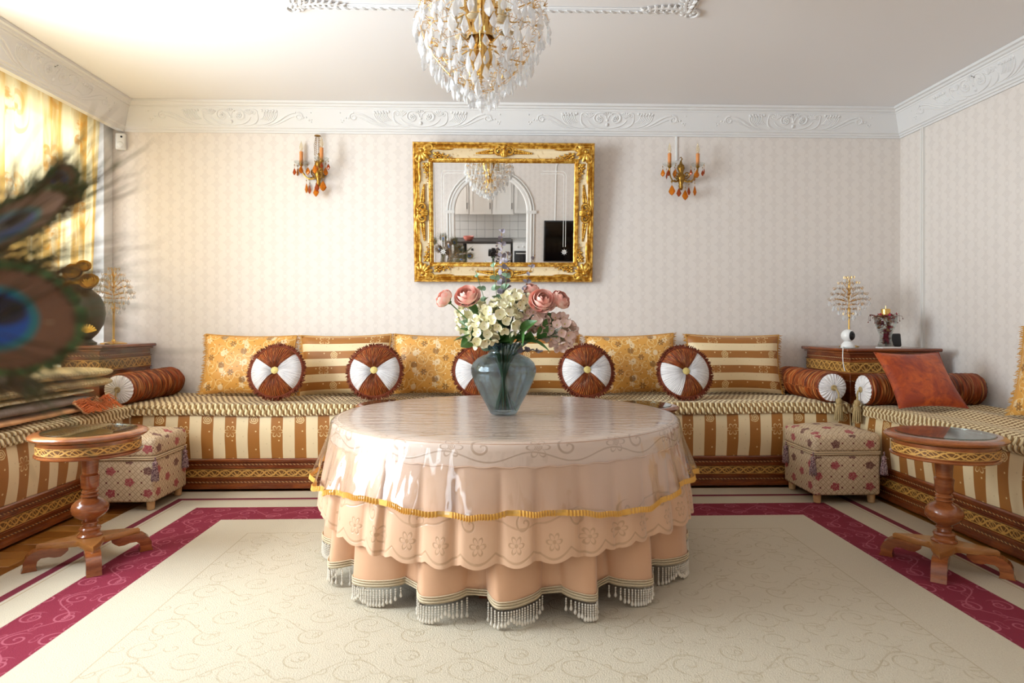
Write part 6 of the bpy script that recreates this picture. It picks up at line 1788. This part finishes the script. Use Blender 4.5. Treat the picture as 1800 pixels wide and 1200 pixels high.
# ------------------------------------------------------------------ kitchen behind the arch (seen in the mirror)
def kitchen():
    yb = -2.86
    def tile_m():
        return material('wall_tile', '#d9d6d2', 0.2)
    tm = rbox(0.002, 0.0, 0.002, 0.148, 0.008, 0.148, 0.002, 1).mesh('tile', tile_m())
    wk = bpy.data.objects['wall_kitchen']
    MB().box(-0.9, yb, 0.92, 1.2, yb + 0.004, 1.54).build('grout', material('tile_grout', '#8f8b87', 0.8), wk)
    for i in range(14):
        for j in range(4): link('tile', tm, wk, (-0.9 + 0.15 * i, yb + 0.003, 0.925 + 0.15 * j))
    cab = [(-1.0, -0.42, 1.36), (-0.42, -0.02, 1.36), (-0.02, 0.36, 1.36), (0.36, 1.0, 1.38)]
    for k, (x0, x1, z0) in enumerate(cab):
        t = thing('kitchen_wall_cabinet', ['white wall cabinet leftmost in the mirrored kitchen', 'white wall cabinet left of centre in the mirrored kitchen', 'white wall cabinet right of centre in the mirrored kitchen', 'white wall cabinet rightmost in the mirrored kitchen'][k], 'cabinet', (x0, yb, z0))
        w = x1 - x0
        MB().box(0.002, 0.001, 0, w - 0.002, 0.33, 0.85).build('cabinet_body', MAT['white'], t)
        rbox(0.006, 0.331, 0.006, w - 0.006, 0.350, 0.844, 0.003, 1).build('cabinet_door', MAT['white'], t)
        d = MB()
        for a in ((0.05, 0.06, w - 0.05, 0.072), (0.05, 0.778, w - 0.05, 0.79)): d.box(a[0], 0.350, a[1], a[2], 0.356, a[3])
        for xx in (0.05, w - 0.062): d.box(xx, 0.350, 0.072, xx + 0.012, 0.356, 0.778)
        d.build('door_moulding', MAT['white'], t)
        MB().tube([(w - 0.035, 0.351, 0.10), (w - 0.035, 0.372, 0.11), (w - 0.035, 0.372, 0.19), (w - 0.035, 0.351, 0.20)], 0.005, 6).build('handle', MAT['black'], t)
    t = thing('worktop', 'dark kitchen worktop below the tiles, seen in the mirror', 'worktop', (-0.5, yb + 0.33, 0))
    rbox(-0.7, -0.329, 0.885, 0.825, 0.31, 0.92, 0.003, 1).build('worktop_slab', material('dark_worktop', '#3c3836', 0.4), t)
    rbox(-0.02, -0.29, 0.0, 0.02, 0.31, 0.883, 0.003, 1).build('side_panel', MAT['black'], t)
    t = thing('washing_machine', 'white washing machine under the worktop, seen in the mirror', 'appliance', (-0.08, yb + 0.33, 0))
    rbox(-0.38, -0.29, 0.0, 0.38, 0.30, 0.88, 0.012, 2).build('machine_body', MAT['appliance'], t)
    MB().lathe([(0.0005, 0), (0.15, 0), (0.17, 0.008), (0.15, 0.02), (0.0005, 0.012)], 32).build('porthole_door', MAT['white_plastic'], t, (0, 0.300, 0.42), (R(-90), 0, 0))
    MB().box(-0.30, 0.300, 0.76, -0.26, 0.306, 0.80).add(MB().box(0.0, 0.300, 0.77, 0.2, 0.304, 0.79)).build('control_panel', MAT['black'], t)
    t = thing('stove', 'white stove with black glass oven door, seen in the mirror', 'stove', (0.62, yb + 0.33, 0))
    rbox(-0.28, -0.29, 0.0, 0.28, 0.29, 0.90, 0.006, 2).build('stove_body', MAT['appliance'], t)
    rbox(-0.26, 0.29, 0.22, 0.26, 0.312, 0.76, 0.006, 2).build('oven_door', MAT['black'], t)
    MB().tube([(-0.22, 0.315, 0.72), (-0.22, 0.345, 0.72), (0.22, 0.345, 0.72), (0.22, 0.315, 0.72)], 0.008, 6).build('oven_handle', MAT['white_plastic'], t)
    for k in range(5): MB().lathe([(0.0005, 0), (0.018, 0), (0.016, 0.018), (0.0005, 0.02)], 12).build('knob', MAT['white_plastic'], t, (-0.2 + 0.1 * k, 0.29, 0.83), (R(-90), 0, 0))
    t = thing('pink_bowl', 'pink bowl on the dark worktop, seen in the mirror', 'bowl', (-0.43, -2.40, 0.9205))
    MB().lathe([(0.0005, 0), (0.05, 0.0), (0.085, 0.03), (0.095, 0.075), (0.090, 0.075), (0.08, 0.034), (0.0005, 0.012)], 24, caps=False).build('bowl_body', material('pink_ceramic', '#d98274', 0.35), t, fix=True)
    t = thing('television', 'black wall television beside the arch, seen in the mirror', 'television', (1.24, YF + 0.001, 0.66))
    rbox(-0.42, 0.0, 0.0, 0.42, 0.045, 0.66, 0.006, 2).build('tv_housing', MAT['black'], t)
    MB().box(-0.40, 0.045, 0.02, 0.40, 0.047, 0.64).build('tv_screen', MAT['lens'], t)
kitchen()

# ------------------------------------------------------------------ groups of like things
GR = dict(throw_pillow='rectangular pillows along the banquettes', round_cushion='round rust and white cushions on the back banquette', bolster='rust velvet bolsters in the corners',
          side_table='walnut pedestal side tables', ottoman='trellis patterned ottomans', rose='pink roses in the bouquet', hydrangea='hydrangea heads in the bouquet', eucalyptus_stem='eucalyptus sprigs in the bouquet',
          leaf_sprig='green leaves in the bouquet', wall_sconce='amber wall sconces', banquette='banquettes round the room', seat_cover='ribbed seat covers', corner_cabinet='carved corner cabinets',
          peacock_feather='peacock feathers in the floor vase', crystal_lamp='crystal lamps on the cabinets', kitchen_wall_cabinet='kitchen wall cabinets', folded_blanket='folded blankets on the left banquette')
for ob in list(SC.objects):
    if ob.parent is None:
        g = GR.get(ob.name.split('.')[0])
        if g: ob['group'] = g
